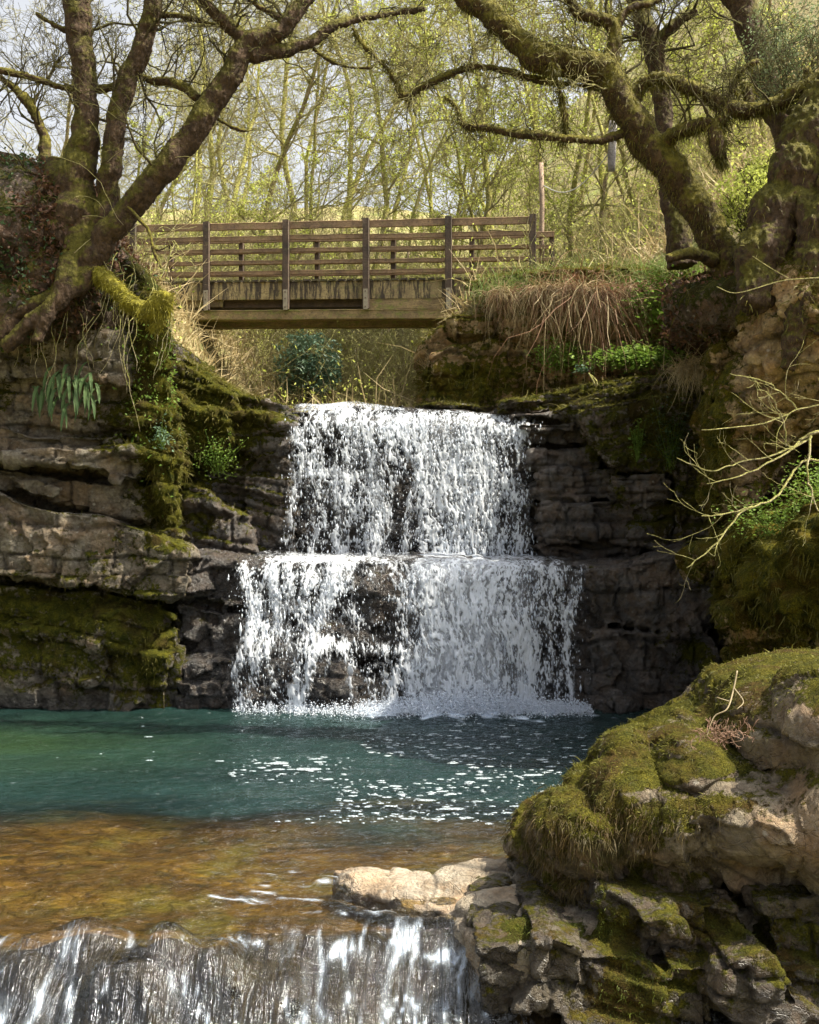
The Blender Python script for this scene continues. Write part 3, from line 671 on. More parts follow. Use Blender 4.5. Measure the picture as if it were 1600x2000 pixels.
def lines_(px, py, L, wob):
    """streams given as polylines (photo px on the fall plane): (points, width, weight)"""
    D = 0*px; X = px+wob*9
    for pts, w, g in L:
        q = [(420+a*.4875, 770+b*.4875) for a, b in pts]; best = np.full(len(px), 1e9)
        for (x0, y0), (x1, y1) in zip(q[:-1], q[1:]):
            dx, dy = x1-x0, y1-y0; t_ = np.clip(((X-x0)*dx+(py-y0)*dy)/(dx*dx+dy*dy), 0, 1)
            best = np.minimum(best, (X-x0-t_*dx)**2+(py-y0-t_*dy)**2)
        D = np.maximum(D, .86*g*np.exp(-best/(w*.68)**2))+.25*np.minimum(D, g*np.exp(-best/(w*.68)**2))
    return D
def wob_(px, py, s): return 2*(fbm(np.stack([px*.02, py*.012, 0*px+s], 1), 3, s)-.5)*2
def dens_up(px, py):
    G2 = lambda x, y, a, b, w: w*np.exp(-((px-x)/a)**2-((py-y)/b)**2)
    wb = wob_(px, py, 7)
    D = lines_(px, py, [([(480, 30), (560, 130), (610, 200), (640, 320), (645, 480), (640, 640)], 34, .95), ([(330, 150), (360, 250), (375, 320), (315, 335), (300, 500), (285, 640)], 17, .8),
        ([(490, 310), (500, 450), (520, 640)], 24, .7), ([(310, 322), (470, 318), (620, 330)], 14, .75), ([(400, 70), (600, 120), (850, 130), (1100, 130), (1200, 150)], 50, .6),
        ([(760, 200), (790, 330), (770, 480), (745, 640)], 9, .65), ([(820, 250), (830, 400), (840, 640)], 26, .7), ([(890, 250), (960, 400), (1000, 520), (1010, 650)], 95, 1.), ([(1060, 240), (1085, 400), (1080, 640)], 60, .8),
        ([(1180, 140), (1215, 240), (1255, 290)], 20, .75), ([(1120, 345), (1230, 365), (1240, 420)], 16, .75), ([(1190, 380), (1200, 500), (1230, 650)], 26, .6), ([(400, 130), (420, 300), (400, 640)], 26, .5), ([(560, 180), (570, 400), (590, 640)], 26, .5), ([(700, 150), (720, 260), (690, 380)], 30, .5),
        ([(320, 110), (330, 200), (300, 320)], 20, .5), ([(760, 110), (860, 220), (900, 300)], 50, .75), ([(1000, 120), (1010, 250)], 60, .7), ([(540, 220), (530, 420), (560, 520)], 12, .6)], wb)
    D += .27*sstep(560, 590, px+8*wb)*sstep(1055, 1010, px+8*wb)+G2(830, 835, 200, 22, .25)
    D -= G2(768, 985, 30, 80, .22)+G2(772, 905, 16, 28, .15)
    return np.clip(D, 0, .97)*sstep(540, 585, px+16*wb)*sstep(1070, 1030, px+16*wb)
def dens_lo(px, py):
    G2 = lambda x, y, a, b, w: w*np.exp(-((px-x)/a)**2-((py-y)/b)**2)
    wb = wob_(px, py, 17)
    D = lines_(px, py, [([(105, 690), (150, 800), (165, 915)], 22, .85), ([(225, 690), (255, 800), (270, 930)], 22, .85), ([(300, 690), (330, 860)], 20, .5), ([(490, 690), (460, 780), (425, 880), (405, 960)], 24, .8), ([(540, 680), (505, 780)], 18, .6),
        ([(260, 662), (500, 655), (680, 665)], 12, .75), ([(820, 668), (900, 665), (1300, 684)], 12, .6), ([(640, 815), (760, 820), (800, 880)], 9, .75), ([(700, 680), (770, 790)], 8, .6), ([(540, 870), (590, 940)], 14, .5), ([(380, 700), (370, 930)], 22, .5), ([(600, 700), (650, 760)], 10, .4), ([(800, 680), (780, 800), (760, 960)], 18, .5),
        ([(150, 925), (300, 950), (420, 985), (560, 1010), (760, 1025)], 17, .58), ([(150, 940), (90, 1050), (60, 1110), (100, 1250)], 22, .75), ([(240, 970), (160, 1100), (120, 1250)], 18, .7), ([(430, 990), (390, 1060), (370, 1140), (325, 1260)], 24, .95), ([(300, 970), (335, 1100), (310, 1220)], 16, .6), ([(200, 1000), (250, 1100), (230, 1250)], 16, .5),
        ([(520, 1010), (560, 1100), (570, 1260)], 16, .7), ([(620, 1080), (640, 1260)], 12, .55), ([(740, 1040), (700, 1150), (700, 1260)], 20, .6), ([(470, 1040), (490, 1260)], 9, .5), ([(780, 1050), (790, 1260)], 40, .75),
        ([(1480, 700), (1420, 900), (1430, 1260)], 16, .7), ([(880, 700), (900, 900), (900, 1260)], 115, 1.1), ([(1050, 690), (1060, 900), (1050, 1260)], 115, 1.1), ([(1220, 700), (1230, 900), (1200, 1260)], 95, .88), ([(1350, 730), (1360, 900), (1330, 1260)], 60, .66), ([(200, 950), (120, 1050)], 30, .6), ([(330, 1000), (400, 1010)], 30, .6)], wb)
    D += G2(650, 1130, 110, 70, .10)+.12*sstep(470, 500, px)*sstep(820, 760, px)+.16*sstep(470, 500, px)*sstep(700, 660, px)*sstep(1230, 1180, py)
    D -= G2(650, 1345, 30, 45, .30)
    D += G2(830, 1385, 300, 12, .3)
    return np.clip(D, 0, .97)*sstep(432, 470, px+14*wb)*sstep(1175, 1130, px+14*wb)
def pattern(x, ss, D, seed):
    st = lambda a, b, sd, o=3, w=0: fbm(np.stack([(x+w)*a, ss*b, 0*x+sd*.37], 1), o, sd)
    w1 = .26*(st(1.6, 1.3, seed, 3)-.5)+.10*(st(6, 5, seed+1, 3)-.5)+.035*(st(22, 16, seed+9, 2)-.5)
    rd = lambda v: 1-np.abs(2*v-1)*2.2
    r1 = rd(st(6, 1.4, seed+2, 2, w1)); r2 = rd(st(14, 4, seed+3, 2, w1)); r3 = rd(st(34, 11, seed+4, 2, w1))
    big = st(4, 2.2, seed+5, 2, w1)
    fine = st(56, 20, seed+6, 3, w1)
    n = .22*r1+.30*r2+.30*r3+.35*big+.95*fine
    u = np.argsort(np.argsort(n))/len(n)
    a = sstep(-.05, .34, u-(1-D))**1.1
    a = np.maximum(a*(.55+.45*D), .8*sstep(.45, 1., D)*(.3+.7*fine*1.3)*D)
    return np.clip(a, 0, 1)
def fall(path, x0, x1, dx, ds, dens, seed, fine=1., bulge=None, Yshift=0, amp=.05, dscale=1.):
    path = np.array(path, float); seg = np.linalg.norm(np.diff(path, axis=0), axis=1); S = np.concatenate([[0], np.cumsum(seg)])
    s = np.arange(0, S[-1], ds); Yp = np.interp(s, S, path[:, 0]); Zp = np.interp(s, S, path[:, 1])
    for _ in range(3): Yp[1:-1] = (Yp[:-2]+2*Yp[1:-1]+Yp[2:])/4; Zp[1:-1] = (Zp[:-2]+2*Zp[1:-1]+Zp[2:])/4
    xs = np.arange(x0, x1, dx); nx, ny = len(xs), len(s)
    x = np.repeat(xs, ny); ss = np.tile(s, nx); y = np.tile(Yp, nx)+Yshift; z = np.tile(Zp, nx)
    z = z+(.10*(vnoise(np.stack([x*1.6, 0*x, 0*x], 1), 3)-.5)+.05*(vnoise(np.stack([x*7, ss*1, 0*x], 1), 4)-.5))*sstep(2.6, .8, ss)
    if y.max() > 18: z = z+(.13*np.exp(-((x+1.05)/.9)**2)-.05*sstep(.5, 1.8, x))*sstep(2.2, 1.2, ss)
    px0, py0 = 800+x/y*F_, 1000-(z-H_)/y*F_
    if bulge: y = y+bulge(px0, py0)
    a = pattern(x, ss, dens(px0, py0)*dscale, seed)
    y = y-.05*a*fbm(np.stack([x*20, ss*8, 0*x], 1), 2, seed+7)-.10*(fbm(np.stack([x*5, ss*1.5, 0*x], 1), 3, seed+8)-.5)
    F = grid_faces(nx, ny); keep = (a[F] > .01).any(1); F = F[keep]
    used = np.unique(F); mp = np.full(len(x), -1); mp[used] = np.arange(len(used))
    return np.stack([x, y, z], 1)[used], mp[F], a[used]
up = [(19., 4.20), (18., 4.19), (17.45, 4.17), (17.2, 4.11), (17.0, 3.92), (16.9, 3.5), (16.82, 2.8), (16.75, 2.0), (16.72, 1.9)]
lo = [(16.9, 1.99), (16.2, 1.97), (15.4, 1.96), (15.12, 1.90), (14.98, 1.70), (14.92, 1.3), (14.88, .7), (14.85, .0), (14.85, -.1)]
def lowb(px, py): return -.28*np.exp(-((px-640)/200)**2)*sstep(1210, 1290, py)-.15*np.exp(-((px-950)/140)**2)*sstep(1110, 1250, py)
parts = []
for k, (sh, sc) in enumerate(((0, .74), (.10, .44), (.2, .3))):
    parts.append(fall(up, -2.05, 2.1, .0085, .011, dens_up, 200+20*k, Yshift=sh-.05, dscale=sc))
    parts.append(fall(lo, -2.6, 2.7, .0085, .011, dens_lo, 300+20*k, bulge=lowb, Yshift=sh-.05, dscale=sc*1.15))
# droplets and short torn threads flying around the sheets
def drops(n, dens, xr, zr, Yfun, seed, cut):
    r = np.random.default_rng(seed); x = r.uniform(*xr, n); z = r.uniform(*zr, n); y = Yfun(x, z)-np.abs(r.normal(0, .08, n))
    px, py = 800+x/y*F_, 1000-(z-H_)/y*F_
    D = dens(px, py); k = r.random(n) < (D**.8+.05*(D > .01))*cut; x, y, z = x[k], y[k], z[k]; m = len(x)
    w = r.gamma(2., .002, m)+.0022; l = w*r.uniform(1.2, 5, m)
    o = np.array([[1, 0, 0], [0, 1, 0], [-1, 0, 0], [0, -1, 0], [0, 0, 1], [0, 0, -1]], float)
    V = np.stack([x, y, z], 1)[:, None]+o[None]*np.stack([w, w, l], 1)[:, None]
    f = np.array([[0, 1, 4], [1, 2, 4], [2, 3, 4], [3, 0, 4], [1, 0, 5], [2, 1, 5], [3, 2, 5], [0, 3, 5]])
    return V.reshape(-1, 3), (f[None]+6*np.arange(m)[:, None, None]).reshape(-1, 3)
dr1 = drops(9000, dens_up, (-2.05, 2.1), (1.9, 3.98), lambda x, z: 16.95-.08*(4.2-z), 5, .4)
dr2 = drops(13000, dens_lo, (-2.6, 2.7), (0, 1.85), lambda x, z: 14.95-.05*(2-z)+0*x, 6, .4)
def splash(n, seed):
    r = np.random.default_rng(seed); x = r.normal(.75, 1.05, n); x = np.where((x < -2.3) | (x > 2.35), r.uniform(-2.2, 2.3, n), x); z = np.abs(r.normal(0, .10, n))*(.6+.9*np.exp(-((x-.8)/.8)**2)); y = 14.75-np.abs(r.normal(0, .22, n)); w = r.gamma(2., .0022, n)+.002
    o = np.array([[1, 0, 0], [0, 1, 0], [-1, 0, 0], [0, -1, 0], [0, 0, 1], [0, 0, -1]], float)
    V = np.stack([x, y, z], 1)[:, None]+o[None]*w[:, None, None]
    f = np.array([[0, 1, 4], [1, 2, 4], [2, 3, 4], [3, 0, 4], [1, 0, 5], [2, 1, 5], [3, 2, 5], [0, 3, 5]])
    return V.reshape(-1, 3), (f[None]+6*np.arange(n)[:, None, None]).reshape(-1, 3)
s_ = splash(26000, 3); dr2 = (np.concatenate([dr2[0], s_[0]]), np.concatenate([dr2[1], s_[1]+len(dr2[0])]))
parts_u = [parts[i] for i in (0, 2, 4)]; parts_l = [parts[i] for i in (1, 3, 5)]
def fallobj(ps, dr, nm, label):
    V = []; Q = []; A = []; off = 0
    for v, f, a in ps: V.append(v); Q.append(f+off); A.append(a); off += len(v)
    V.append(dr[0]); A.append(np.full(len(dr[0]), .9)); T = dr[1]+off
    return link('waterfall', mk_mesh(nm, np.concatenate(V), [np.concatenate(Q), T], M_fall, attrs=dict(alpha=np.concatenate(A))), kind='structure', label=label)
fallobj(parts_u, dr1, 'upper_fall', 'white curtain of the upper waterfall dropping to the ledge')
fallobj(parts_l, dr2, 'lower_fall', 'white spray of the lower waterfall dropping into the pool')
# ================================================================ VALLEY BEHIND
def Zt(x, y):
    ch = -1.8+.08*(y-17)                          # stream centre
    L = sstep(1.6, 3.4, ch-x); R = sstep(1.7, 2.7, x-ch)*sstep(18.5, 19.2, y)
    z = 3.95+L*(2.6+.10*np.clip(ch-x-3, 0, 30))+R*(2.25+.75*np.clip(x-3.2, 0, 30)**1.0)
    z = z+np.clip(y-24.5, 0, 6)*.34*(1-np.maximum(L, R))
    z = z+np.clip(y-27, 0, 90)*.30+.10*np.clip(x-2, 0, 40)*sstep(27, 50, y)-.16*np.clip(-x-6, 0, 14)*sstep(26, 40, y)
    return z
ys = np.geomspace(17.8, 120, 200); us = np.linspace(-1, 1, 300)
U, Yg = np.meshgrid(us, ys, indexing='ij'); x = (U*(Yg*.62+6)).ravel(); y = Yg.ravel()
z = Zt(x, y)+.5*(fbm(np.stack([x*.35, y*.35, 0*x], 1), 4, 3)-.5)+.25*(fbm(np.stack([x*2, y*2, 0*x], 1), 4, 4)-.5)
t = NT('forest_floor')
c = t.mix(t.ramp(t.noise(1.1, 6, .7), [(.38, 0), (.62, 1)]), (.40, .31, .15), (.27, .27, .08))
c = t.mix(t.ramp(t.noise(5., 5, .7), [(.4, 0), (.65, .8)]), c, (.14, .10, .05))
c = t.mix(t.ramp(t.noise(.4, 3, .6), [(.5, 0), (.65, .7)]), c, (.22, .28, .06))
M_floor = t.done(t.bsdf(color=c, rough=.9, normal=t.bump(t.noise(8, 8, .75), 1., .15)))
link('ground', mk_mesh('ground', np.stack([x, y, z], 1), [grid_faces(300, 200)[:, ::-1]], M_floor), kind='structure')
# land under and around everything, out to the horizon
xs = np.linspace(-300, 300, 61); ys = np.linspace(-200, 500, 71)
X, Yg = np.meshgrid(xs, ys, indexing='ij'); x, y = X.ravel(), Yg.ravel()
z = -3.2+0*x+3.*(fbm(np.stack([x*.03, y*.03, 0*x], 1), 3, 8)-.5)+np.clip(y-60, 0, 80)*.16
link('terrain', mk_mesh('terrain', np.stack([x, y, z], 1), [grid_faces(61, 71)[:, ::-1]], M_floor), kind='structure')
# ================================================================ FOOTBRIDGE
def board(bm, p, q, h, th, n, bev=.008, wob=.0, seg=10):
    """plank from p to q (its centre line), height h, thickness th along n"""
    p, q, n = (np.array(v, float) for v in (p, q, n)); r = random.Random(int(abs(p[0]*991+p[2]*313)*10)+seg)
    d = q-p; L = np.linalg.norm(d); d /= L; up = np.cross(n, d); up /= np.linalg.norm(up)
    if up[2] < 0: up = -up
    rings = []
    for i in range(seg+1):
        c = p+d*L*i/seg+up*r.uniform(-wob, wob)+n*r.uniform(-wob, wob)*.6
        rr = []
        for a, b in ((-1, -1), (1, -1), (1, 1), (-1, 1)):
            for s in (0, 1):
                e = bev
                if s == 0: w = c+n*a*(th/2-(e if (a*b > 0) else 0))+up*b*(h/2-(0 if (a*b > 0) else e))
                else: w = c+n*a*(th/2-(0 if (a*b > 0) else e))+up*b*(h/2-(e if (a*b > 0) else 0))
                rr.append(bm.verts.new(w+up*r.uniform(-wob, wob)*.4))
        rings.append(rr)
    for i in range(seg):
        for j in range(8):
            bm.faces.new((rings[i][j], rings[i][(j+1) % 8], rings[i+1][(j+1) % 8], rings[i+1][j]))
    bm.faces.new(rings[0][::-1]); bm.faces.new(rings[-1])
def bmobj(name, bm, mat, parent=None, smooth=False, **kw):
    bmesh.ops.recalc_face_normals(bm, faces=bm.faces[:])
    me = bpy.data.meshes.new(name); bm.to_mesh(me); bm.free(); me.materials.append(mat)
    for p in me.polygons: p.use_smooth = smooth
    o = link(name, me, None, **kw)
    if parent: reparent(o, parent)
    return o
def wood(name, c1, c2, dark, green, gr=.5, stain=0):
    t = NT(name)
    g = t.noise(2., 6, .7, t.mapv((3., 3., 26))); b = t.noise(2.6, 5, .7); f = t.noise(26, 4, .7)
    c = t.mix(t.ramp(g, [(.3, 0), (.7, 1)]), c1, c2)
    c = t.mix(t.ramp(b, [(.4, .0), (.66, .8)]), c, dark)
    c = t.mix(t.ramp(t.noise(4.5, 5, .7, t.mapv((1, 1, 2), loc=(5, 2, 8))), [(.62-gr*.25, 0), (.75-gr*.2, .8)]), c, green)
    if stain:
        s = t.noise(1.6, 5, .75, t.mapv((7.5, 7.5, .9)))
        c = t.mix(t.ramp(s, [(.46, .92), (.54, 0)]), c, (.035, .024, .016))
    c = t.mix(t.ramp(f, [(.3, .6), (.5, 0)]), c, (.02, .015, .01))
    return t.done(t.bsdf(color=c, rough=.75, normal=t.bump(t.math('ADD', g, f), .7, .012)))
M_rail = wood('weathered_rail_wood', (.36, .235, .125), (.25, .16, .085), (.11, .07, .045), (.24, .20, .07), .3)
M_post = wood('dark_post_wood', (.085, .055, .035), (.13, .088, .055), (.022, .016, .012), (.12, .11, .04), .15)
M_fascia = wood('stained_fascia_wood', (.42, .33, .15), (.33, .25, .11), (.17, .12, .06), (.2, .19, .06), .4, 1)
M_beam = wood('mossy_beam_wood', (.36, .26, .11), (.24, .17, .08), (.09, .06, .03), (.17, .19, .03), .55)
M_metal = plain_mat('weathered_bracket', (.38, .34, .24), (.2, .17, .12), 14, .6, bump=.2)
M_bolt = plain_mat('rusty_bolt', (.06, .045, .035), (.12, .07, .04), 30, .5)
A = P(1041, 1000, 21.5); B = P(262, 1000, 23.)
dirb = (B-A); dirb[2] = 0; LB = np.linalg.norm(dirb); dirb /= LB; nrm = np.array([dirb[1], -dirb[0], 0])
if nrm[1] > 0: nrm = -nrm      # towards the viewer
def BL(u, v, z): return np.array([A[0], A[1], 7.10+.026*u])+dirb*u-nrm*v+np.array([0, 0, z])
bridge = empty('footbridge', tuple(BL(LB/2, .6, -.75)), label='weathered wooden footbridge with slatted railings above the waterfall', category='bridge')
def px2u(px):      # along the front face
    k = (px-800)/F_; return (k*A[1]-A[0])/(dirb[0]-k*dirb[1])
posts = [px2u(v) for v in (1041, 877, 716, 560, 405, 262, 118)]
RZ = ((1.08, .145), (.83, .10), (.585, .082), (.345, .082), (.14, .082))
for side, v0 in ((0, 0.), (1, 1.2)):
    rails_v = v0+(.03 if side == 0 else -.0)
    for zi, (zr, hh) in enumerate(RZ):
        for i in range(len(posts)-1):
            bm = bmesh.new(); a_, b_ = posts[i]-(.0 if i else .06)+.004, posts[i+1]-.004
            if side == 1: a_ -= .28; b_ -= .28
            board(bm, BL(a_, rails_v, zr+random.uniform(-.006, .006)), BL(b_, rails_v, zr+random.uniform(-.008, .008)), hh*(1 if side == 0 else .8), .042, nrm, wob=.004)
            bmobj('handrail' if zi == 0 else 'rail', bm, M_rail, bridge)
    for i, u in enumerate(posts):
        if side: u -= .28
        bm = bmesh.new(); vv = rails_v-.075 if side == 0 else rails_v+.075
        z0 = -.60 if 0 < i else -.20
        board(bm, BL(u, vv, 1.17 if side == 0 else 1.12), BL(u, vv, z0 if side == 0 else -.1), .13 if side == 0 else .10, .09, nrm, wob=.003)
        po = bmobj('post', bm, M_post, bridge)
        if side == 0 and i > 0:
            bm = bmesh.new(); board(bm, BL(u+.0, vv-.052, -.22), BL(u+.0, vv-.052, -.62), .085, .012, nrm, bev=.003, seg=2)
            br = bmobj('bracket', bm, M_metal)
            br.parent = po; br.location = -Vector(bridge.location)-Vector(po.location)+Vector((0, 0, 0)) if False else Vector((0, 0, 0))
            for zz in (-.27, -.40, -.57):
                bm = bmesh.new(); w_ = BL(u, vv-.062, zz)
                bmesh.ops.create_cone(bm, cap_ends=True, segments=6, radius1=.016, radius2=.014, depth=.016)
                for q in bm.verts: q.co = (w_[0]+q.co.x, w_[1]+q.co.z, w_[2]+q.co.y)
                bo = bmobj('bolt', bm, M_bolt); bo.parent = po
for i in range(len(posts)-1):       # fascia boards
    if i == 0: continue
    bm = bmesh.new(); board(bm, BL(posts[i]+.005, .055, -.215), BL(posts[i+1]-.005, .055, -.215), .36, .05, nrm, wob=.003); bmobj('fascia_board', bm, M_fascia, bridge)
k = 8; u0, u1 = posts[0]-.05, posts[1]
for j in range(k):
    a = u0+(u1-u0)*(j+.5)/k; bm = bmesh.new(); zb = -.60 if j > k/2 else -.34-.1*random.random()
    board(bm, BL(a, .05+.006*(j % 2), -.045), BL(a, .05+.006*(j % 2), zb), (u1-u0)/k-.006, .035, nrm, wob=.002); bmobj('end_plank', bm, M_fascia, bridge)
bm = bmesh.new(); board(bm, BL(posts[1]+.0, .05, -.50), BL(posts[2], .05, -.50), .20, .05, nrm, wob=.003); bmobj('fascia_board', bm, M_beam, bridge)
bm = bmesh.new(); board(bm, BL(posts[4]-.3, .1, -.46), BL(posts[5], .1, -.47), .14, .05, nrm, wob=.003); bmobj('fascia_board', bm, M_beam, bridge)
for v in (.14, 1.05):
    bm = bmesh.new(); board(bm, BL(posts[1]-.55, v, -.70), BL(posts[5]+1, v, -.70), .20, .26, nrm, bev=.015, wob=.008, seg=24); bmobj('beam', bm, M_beam, bridge)
bm = bmesh.new(); board(bm, BL(posts[0], .60, -.40), BL(posts[6], .60, -.40), .25, .8, nrm, seg=4); bmobj('joist', bm, M_post, bridge)
M_deck = wood('mossy_deck_wood', (.09, .06, .04), (.06, .045, .03), (.03, .025, .02), (.14, .13, .03), .7)
n = 56
for j in range(n):
    u = -.35+(LB+1.9)*j/n; bm = bmesh.new(); e = random.uniform(-.02, .015)
    board(bm, BL(u, -.0+e, -.02), BL(u, 1.3, -.02), .05, .135, dirb, wob=.003, seg=2); bmobj('deck_plank', bm, M_deck, bridge)
# pole with a pale top at the far corner of the bridge, and the hung log on its line
tb = Tubes(); pts = np.array([P(1058, 545, 22.8), P(1058, 470, 22.8), P(1059, 400, 22.8), P(1057, 318, 22.8)]); tb.add(pts, [.055, .052, .05, .048], 8)
M_pole = wood('pole_wood', (.35, .25, .17), (.28, .2, .13), (.15, .1, .07), (.3, .25, .15), .1)
link('pole', tb.mesh('pole', M_pole), None, label='tall thin wooden pole standing behind the right end of the footbridge', category='pole')
lg = empty('hanging_log', tuple(P(1195, 280, 16)), label='short grey split log hanging under the right tree branch', category='log')
tb = Tubes(); c0, c1 = P(1197, 236, 16), P(1194, 335, 16); pp = np.linspace(c0, c1, 7); tb.add(pp, [.05, .058, .06, .058, .06, .058, .045], 9)
V, Fs = tb.arrays(); V = V+.018*(fbm(V*np.array([9, 9, 2.]), 3, 4)-.5)[:, None]*2; V[:, 1] = 16+(V[:, 1]-16)*.6
reparent(link('wood', mk_mesh('log_wood', V, Fs, wood('grey_log', (.36, .33, .31), (.22, .2, .19), (.05, .04, .035), (.2, .2, .15), .0))), lg)
tb = Tubes(); tb.add(np.array([P(1197, 238, 16), P(1199, 200, 15.5), P(1203, 165, 14.6), P(1205, 150, 14)]), [.007]*4, 5); reparent(link('rope', tb.mesh('rope', M_pole)), lg)
tb = Tubes(); q = []
for s_ in np.linspace(0, 1, 14): a_ = P(1062, 362, 22.8)*(1-s_)+P(1196, 290, 16)*s_; a_[2] -= .35*math.sin(math.pi*s_); q.append(a_)
tb.add(q, [.009]*14, 5); link('rope', tb.mesh('line', plain_mat('pale_line', (.5, .5, .5), (.4, .4, .4))), None, label='thin pale line sagging from the pole to the hanging log', category='rope')
# ================================================================ TREES
M_oak = bark_mat('oak_bark', (.105, .066, .038), (.045, .029, .018), (.15, .135, .02), .40)
M_oakm = bark_mat('mossy_oak_bark', (.10, .062, .03), (.038, .025, .014), (.19, .165, .022), .52)
M_twig = bark_mat('twig_bark', (.13, .10, .06), (.09, .075, .04), (.16, .15, .03), .5, 3)
M_palet = bark_mat('pale_twig', (.66, .58, .40), (.50, .43, .26), (.52, .50, .15), .5, 2)
M_bgbark = bark_mat('woodland_bark', (.44, .35, .23), (.30, .23, .14), (.46, .44, .11), .7)
M_mossh = leaf_mat('hanging_moss', (.17, .15, .02), (.08, .075, .012), .3, 6)
M_lime = leaf_mat('young_green_leaves', (.62, .66, .16), (.45, .52, .10), .5, 1.)
M_ivy = leaf_mat('ivy_leaves', (.035, .07, .02), (.05, .09, .03), .2, 4, .4)
M_dead = leaf_mat('dead_leaves', (.15, .075, .04), (.08, .045, .028), .3, 5)

def unit(v): return v/(np.linalg.norm(v, axis=-1, keepdims=True)+1e-9)
def grow(tb, P0, D0, L0_, R0, levels, r, crook=.3, up=.05, n=7, kids=(5, 5, 4), spread=.9, ratio=.55, rr=.55, tip=.25, k=(5, 4, 3, 3, 3), drop=0., rmin=.0025):
    """vectorised branching; returns tip points of the last level"""
    P0, D0 = np.asarray(P0, float), unit(np.asarray(D0, float)); L_, R_ = np.asarray(L0_, float), np.asarray(R0, float)
    for lev in range(levels):
        M = len(P0); pts = np.zeros((M, n, 3)); pts[:, 0] = P0; d = D0.copy(); dirs = np.zeros((M, n, 3)); dirs[:, 0] = d
        for j in range(1, n):
            d = unit(d+r.normal(0, crook, (M, 3))*[1, 1, .8]+np.array([0, 0, up-(drop if lev > 0 else 0)]))
            pts[:, j] = pts[:, j-1]+d*(L_/(n-1))[:, None]; dirs[:, j] = d
        tt = np.linspace(0, 1, n); rad = np.maximum(R_[:, None]*(1-(1-tip)*tt[None]), rmin)
        tb.addb(pts, rad, k[min(lev, len(k)-1)])
        if lev == levels-1: return pts, dirs
        kc = kids[min(lev, len(kids)-1)]
        t_ = r.uniform(.22, 1., (M, kc)); t_[:, 0] = 1.
        f = t_*(n-1); i = np.minimum(f.astype(int), n-2); fr = (f-i)[..., None]
        ar = np.arange(M)[:, None]
        base = pts[ar, i]*(1-fr)+pts[ar, i+1]*fr; bd = dirs[ar, i+1]
        side = r.normal(0, 1, (M, kc, 3)); side = unit(side-bd*(side*bd).sum(-1, keepdims=True))
        sp = r.uniform(.5, 1.3, (M, kc, 1))*spread
        nd = unit(bd+side*sp)
        P0 = base.reshape(-1, 3); D0 = nd.reshape(-1, 3)
        L_ = (L_[:, None]*ratio*r.uniform(.6, 1.25, (M, kc))*(1.15-.4*t_)).ravel()
        R_ = np.maximum(R_[:, None]*rr*(1-(1-tip)*t_)/.8, rmin).ravel()
def leafquads(C, size, r, tri=False, flat=0.):
    """small leaf faces at the centres C"""
    n = len(C); a = unit(r.normal(0, 1, (n, 3))+[0, 0, -.2]); b = r.normal(0, 1, (n, 3))
    if flat: nz = unit(r.normal(0, .5, (n, 3))+[0, 0, 1]); a = unit(np.cross(nz, b)); b = np.cross(nz, a)
    b = unit(b-a*(a*b).sum(1, keepdims=True)); s = np.asarray(size)
    s = (s*r.uniform(.6, 1.4, n))[:, None]
    cc = np.cross(a, b)*s*.18
    V = np.stack([C-a*s, C-b*s*.55+cc, C+a*s, C+b*s*.55+cc], 1).reshape(-1, 3)
    return V, np.arange(4*n).reshape(n, 4)
def smoothline(pts):
    """photo-plane polyline (px,py,Y,width px) -> world points & radii"""
    q = catmull(np.array(pts, float), 7)
    W = np.stack([P(a[0], a[1], a[2]) for a in q]); R = q[:, 3]*.44/F_*q[:, 2]
    return W, np.maximum(R, .004)
def treebody(lines, vox, seed, amp=.02, lump=.05):
    tb = Tubes()
    r = np.random.default_rng(seed); axes = []
    for L in lines:
        W, R = smoothline(L); n = len(W)
        wob = np.stack([fbm(np.stack([np.arange(n)*.35, np.full(n, j*9.), np.full(n, seed+0.)], 1), 2, seed)-.5 for j in range(3)], 1)
        W = W+wob*(R[:, None]*.6)*sstep(0, 3, np.arange(n))[:, None]; axes.append((W, R)); tb.add(W, R, 14)
    V, Fs = tb.arrays(); bm = bmesh.new(); vs = [bm.verts.new(v) for v in V]
    for f in Fs:
        for q in f: bm.faces.new([vs[i] for i in q])
    V, Fq = remesh(bm, vox); V = smooth_field(V, Fq, 3); N = normals(V, Fq)
    ax = V*np.array([1, 1, .35])
    d = amp*2*(np.abs(fbm(ax*20, 3, seed+3)-.5)*2-.25)+lump*(fbm(V*3.2, 3, seed+5)-.5)*2+.012*(fbm(V*40, 2, seed+6)-.5)
    V = V+N*d[:, None]
    return V, Fq, axes
def mosstufts(V, N, w, n, L, r, down=1.2, wid=.006, seg=3):
    """hanging strands rooted on a surface, w = weights per vertex"""
    p = np.clip(w, 0, None); p = p/p.sum(); i = r.choice(len(V), n, p=p)
    b = V[i]; d = unit(N[i]*.8+r.normal(0, .45, (n, 3))); ln = L*r.gamma(2., .5, n); pts = [b-N[i]*.01]
    for s_ in range(seg): d = unit(d+np.array([0, 0, -down/seg])+r.normal(0, .2, (n, 3))); pts.append(pts[-1]+d*(ln/seg)[:, None])
    side = unit(np.cross(d, r.normal(0, 1, (n, 3)))); wd = wid*r.uniform(.5, 1.5, n)
    Vs = []; 
    for j, q in enumerate(pts):
        k = (1-j/seg*.85)*wd; Vs += [q-side*k[:, None], q+side*k[:, None]]
    m = len(Vs); VV = np.stack(Vs, 1).reshape(-1, 3); Fq = []
    for j in range(seg): Fq.append(np.stack([np.arange(n)*m+2*j, np.arange(n)*m+2*j+1, np.arange(n)*m+2*j+3, np.arange(n)*m+2*j+2], 1))
    return VV, np.concatenate(Fq)
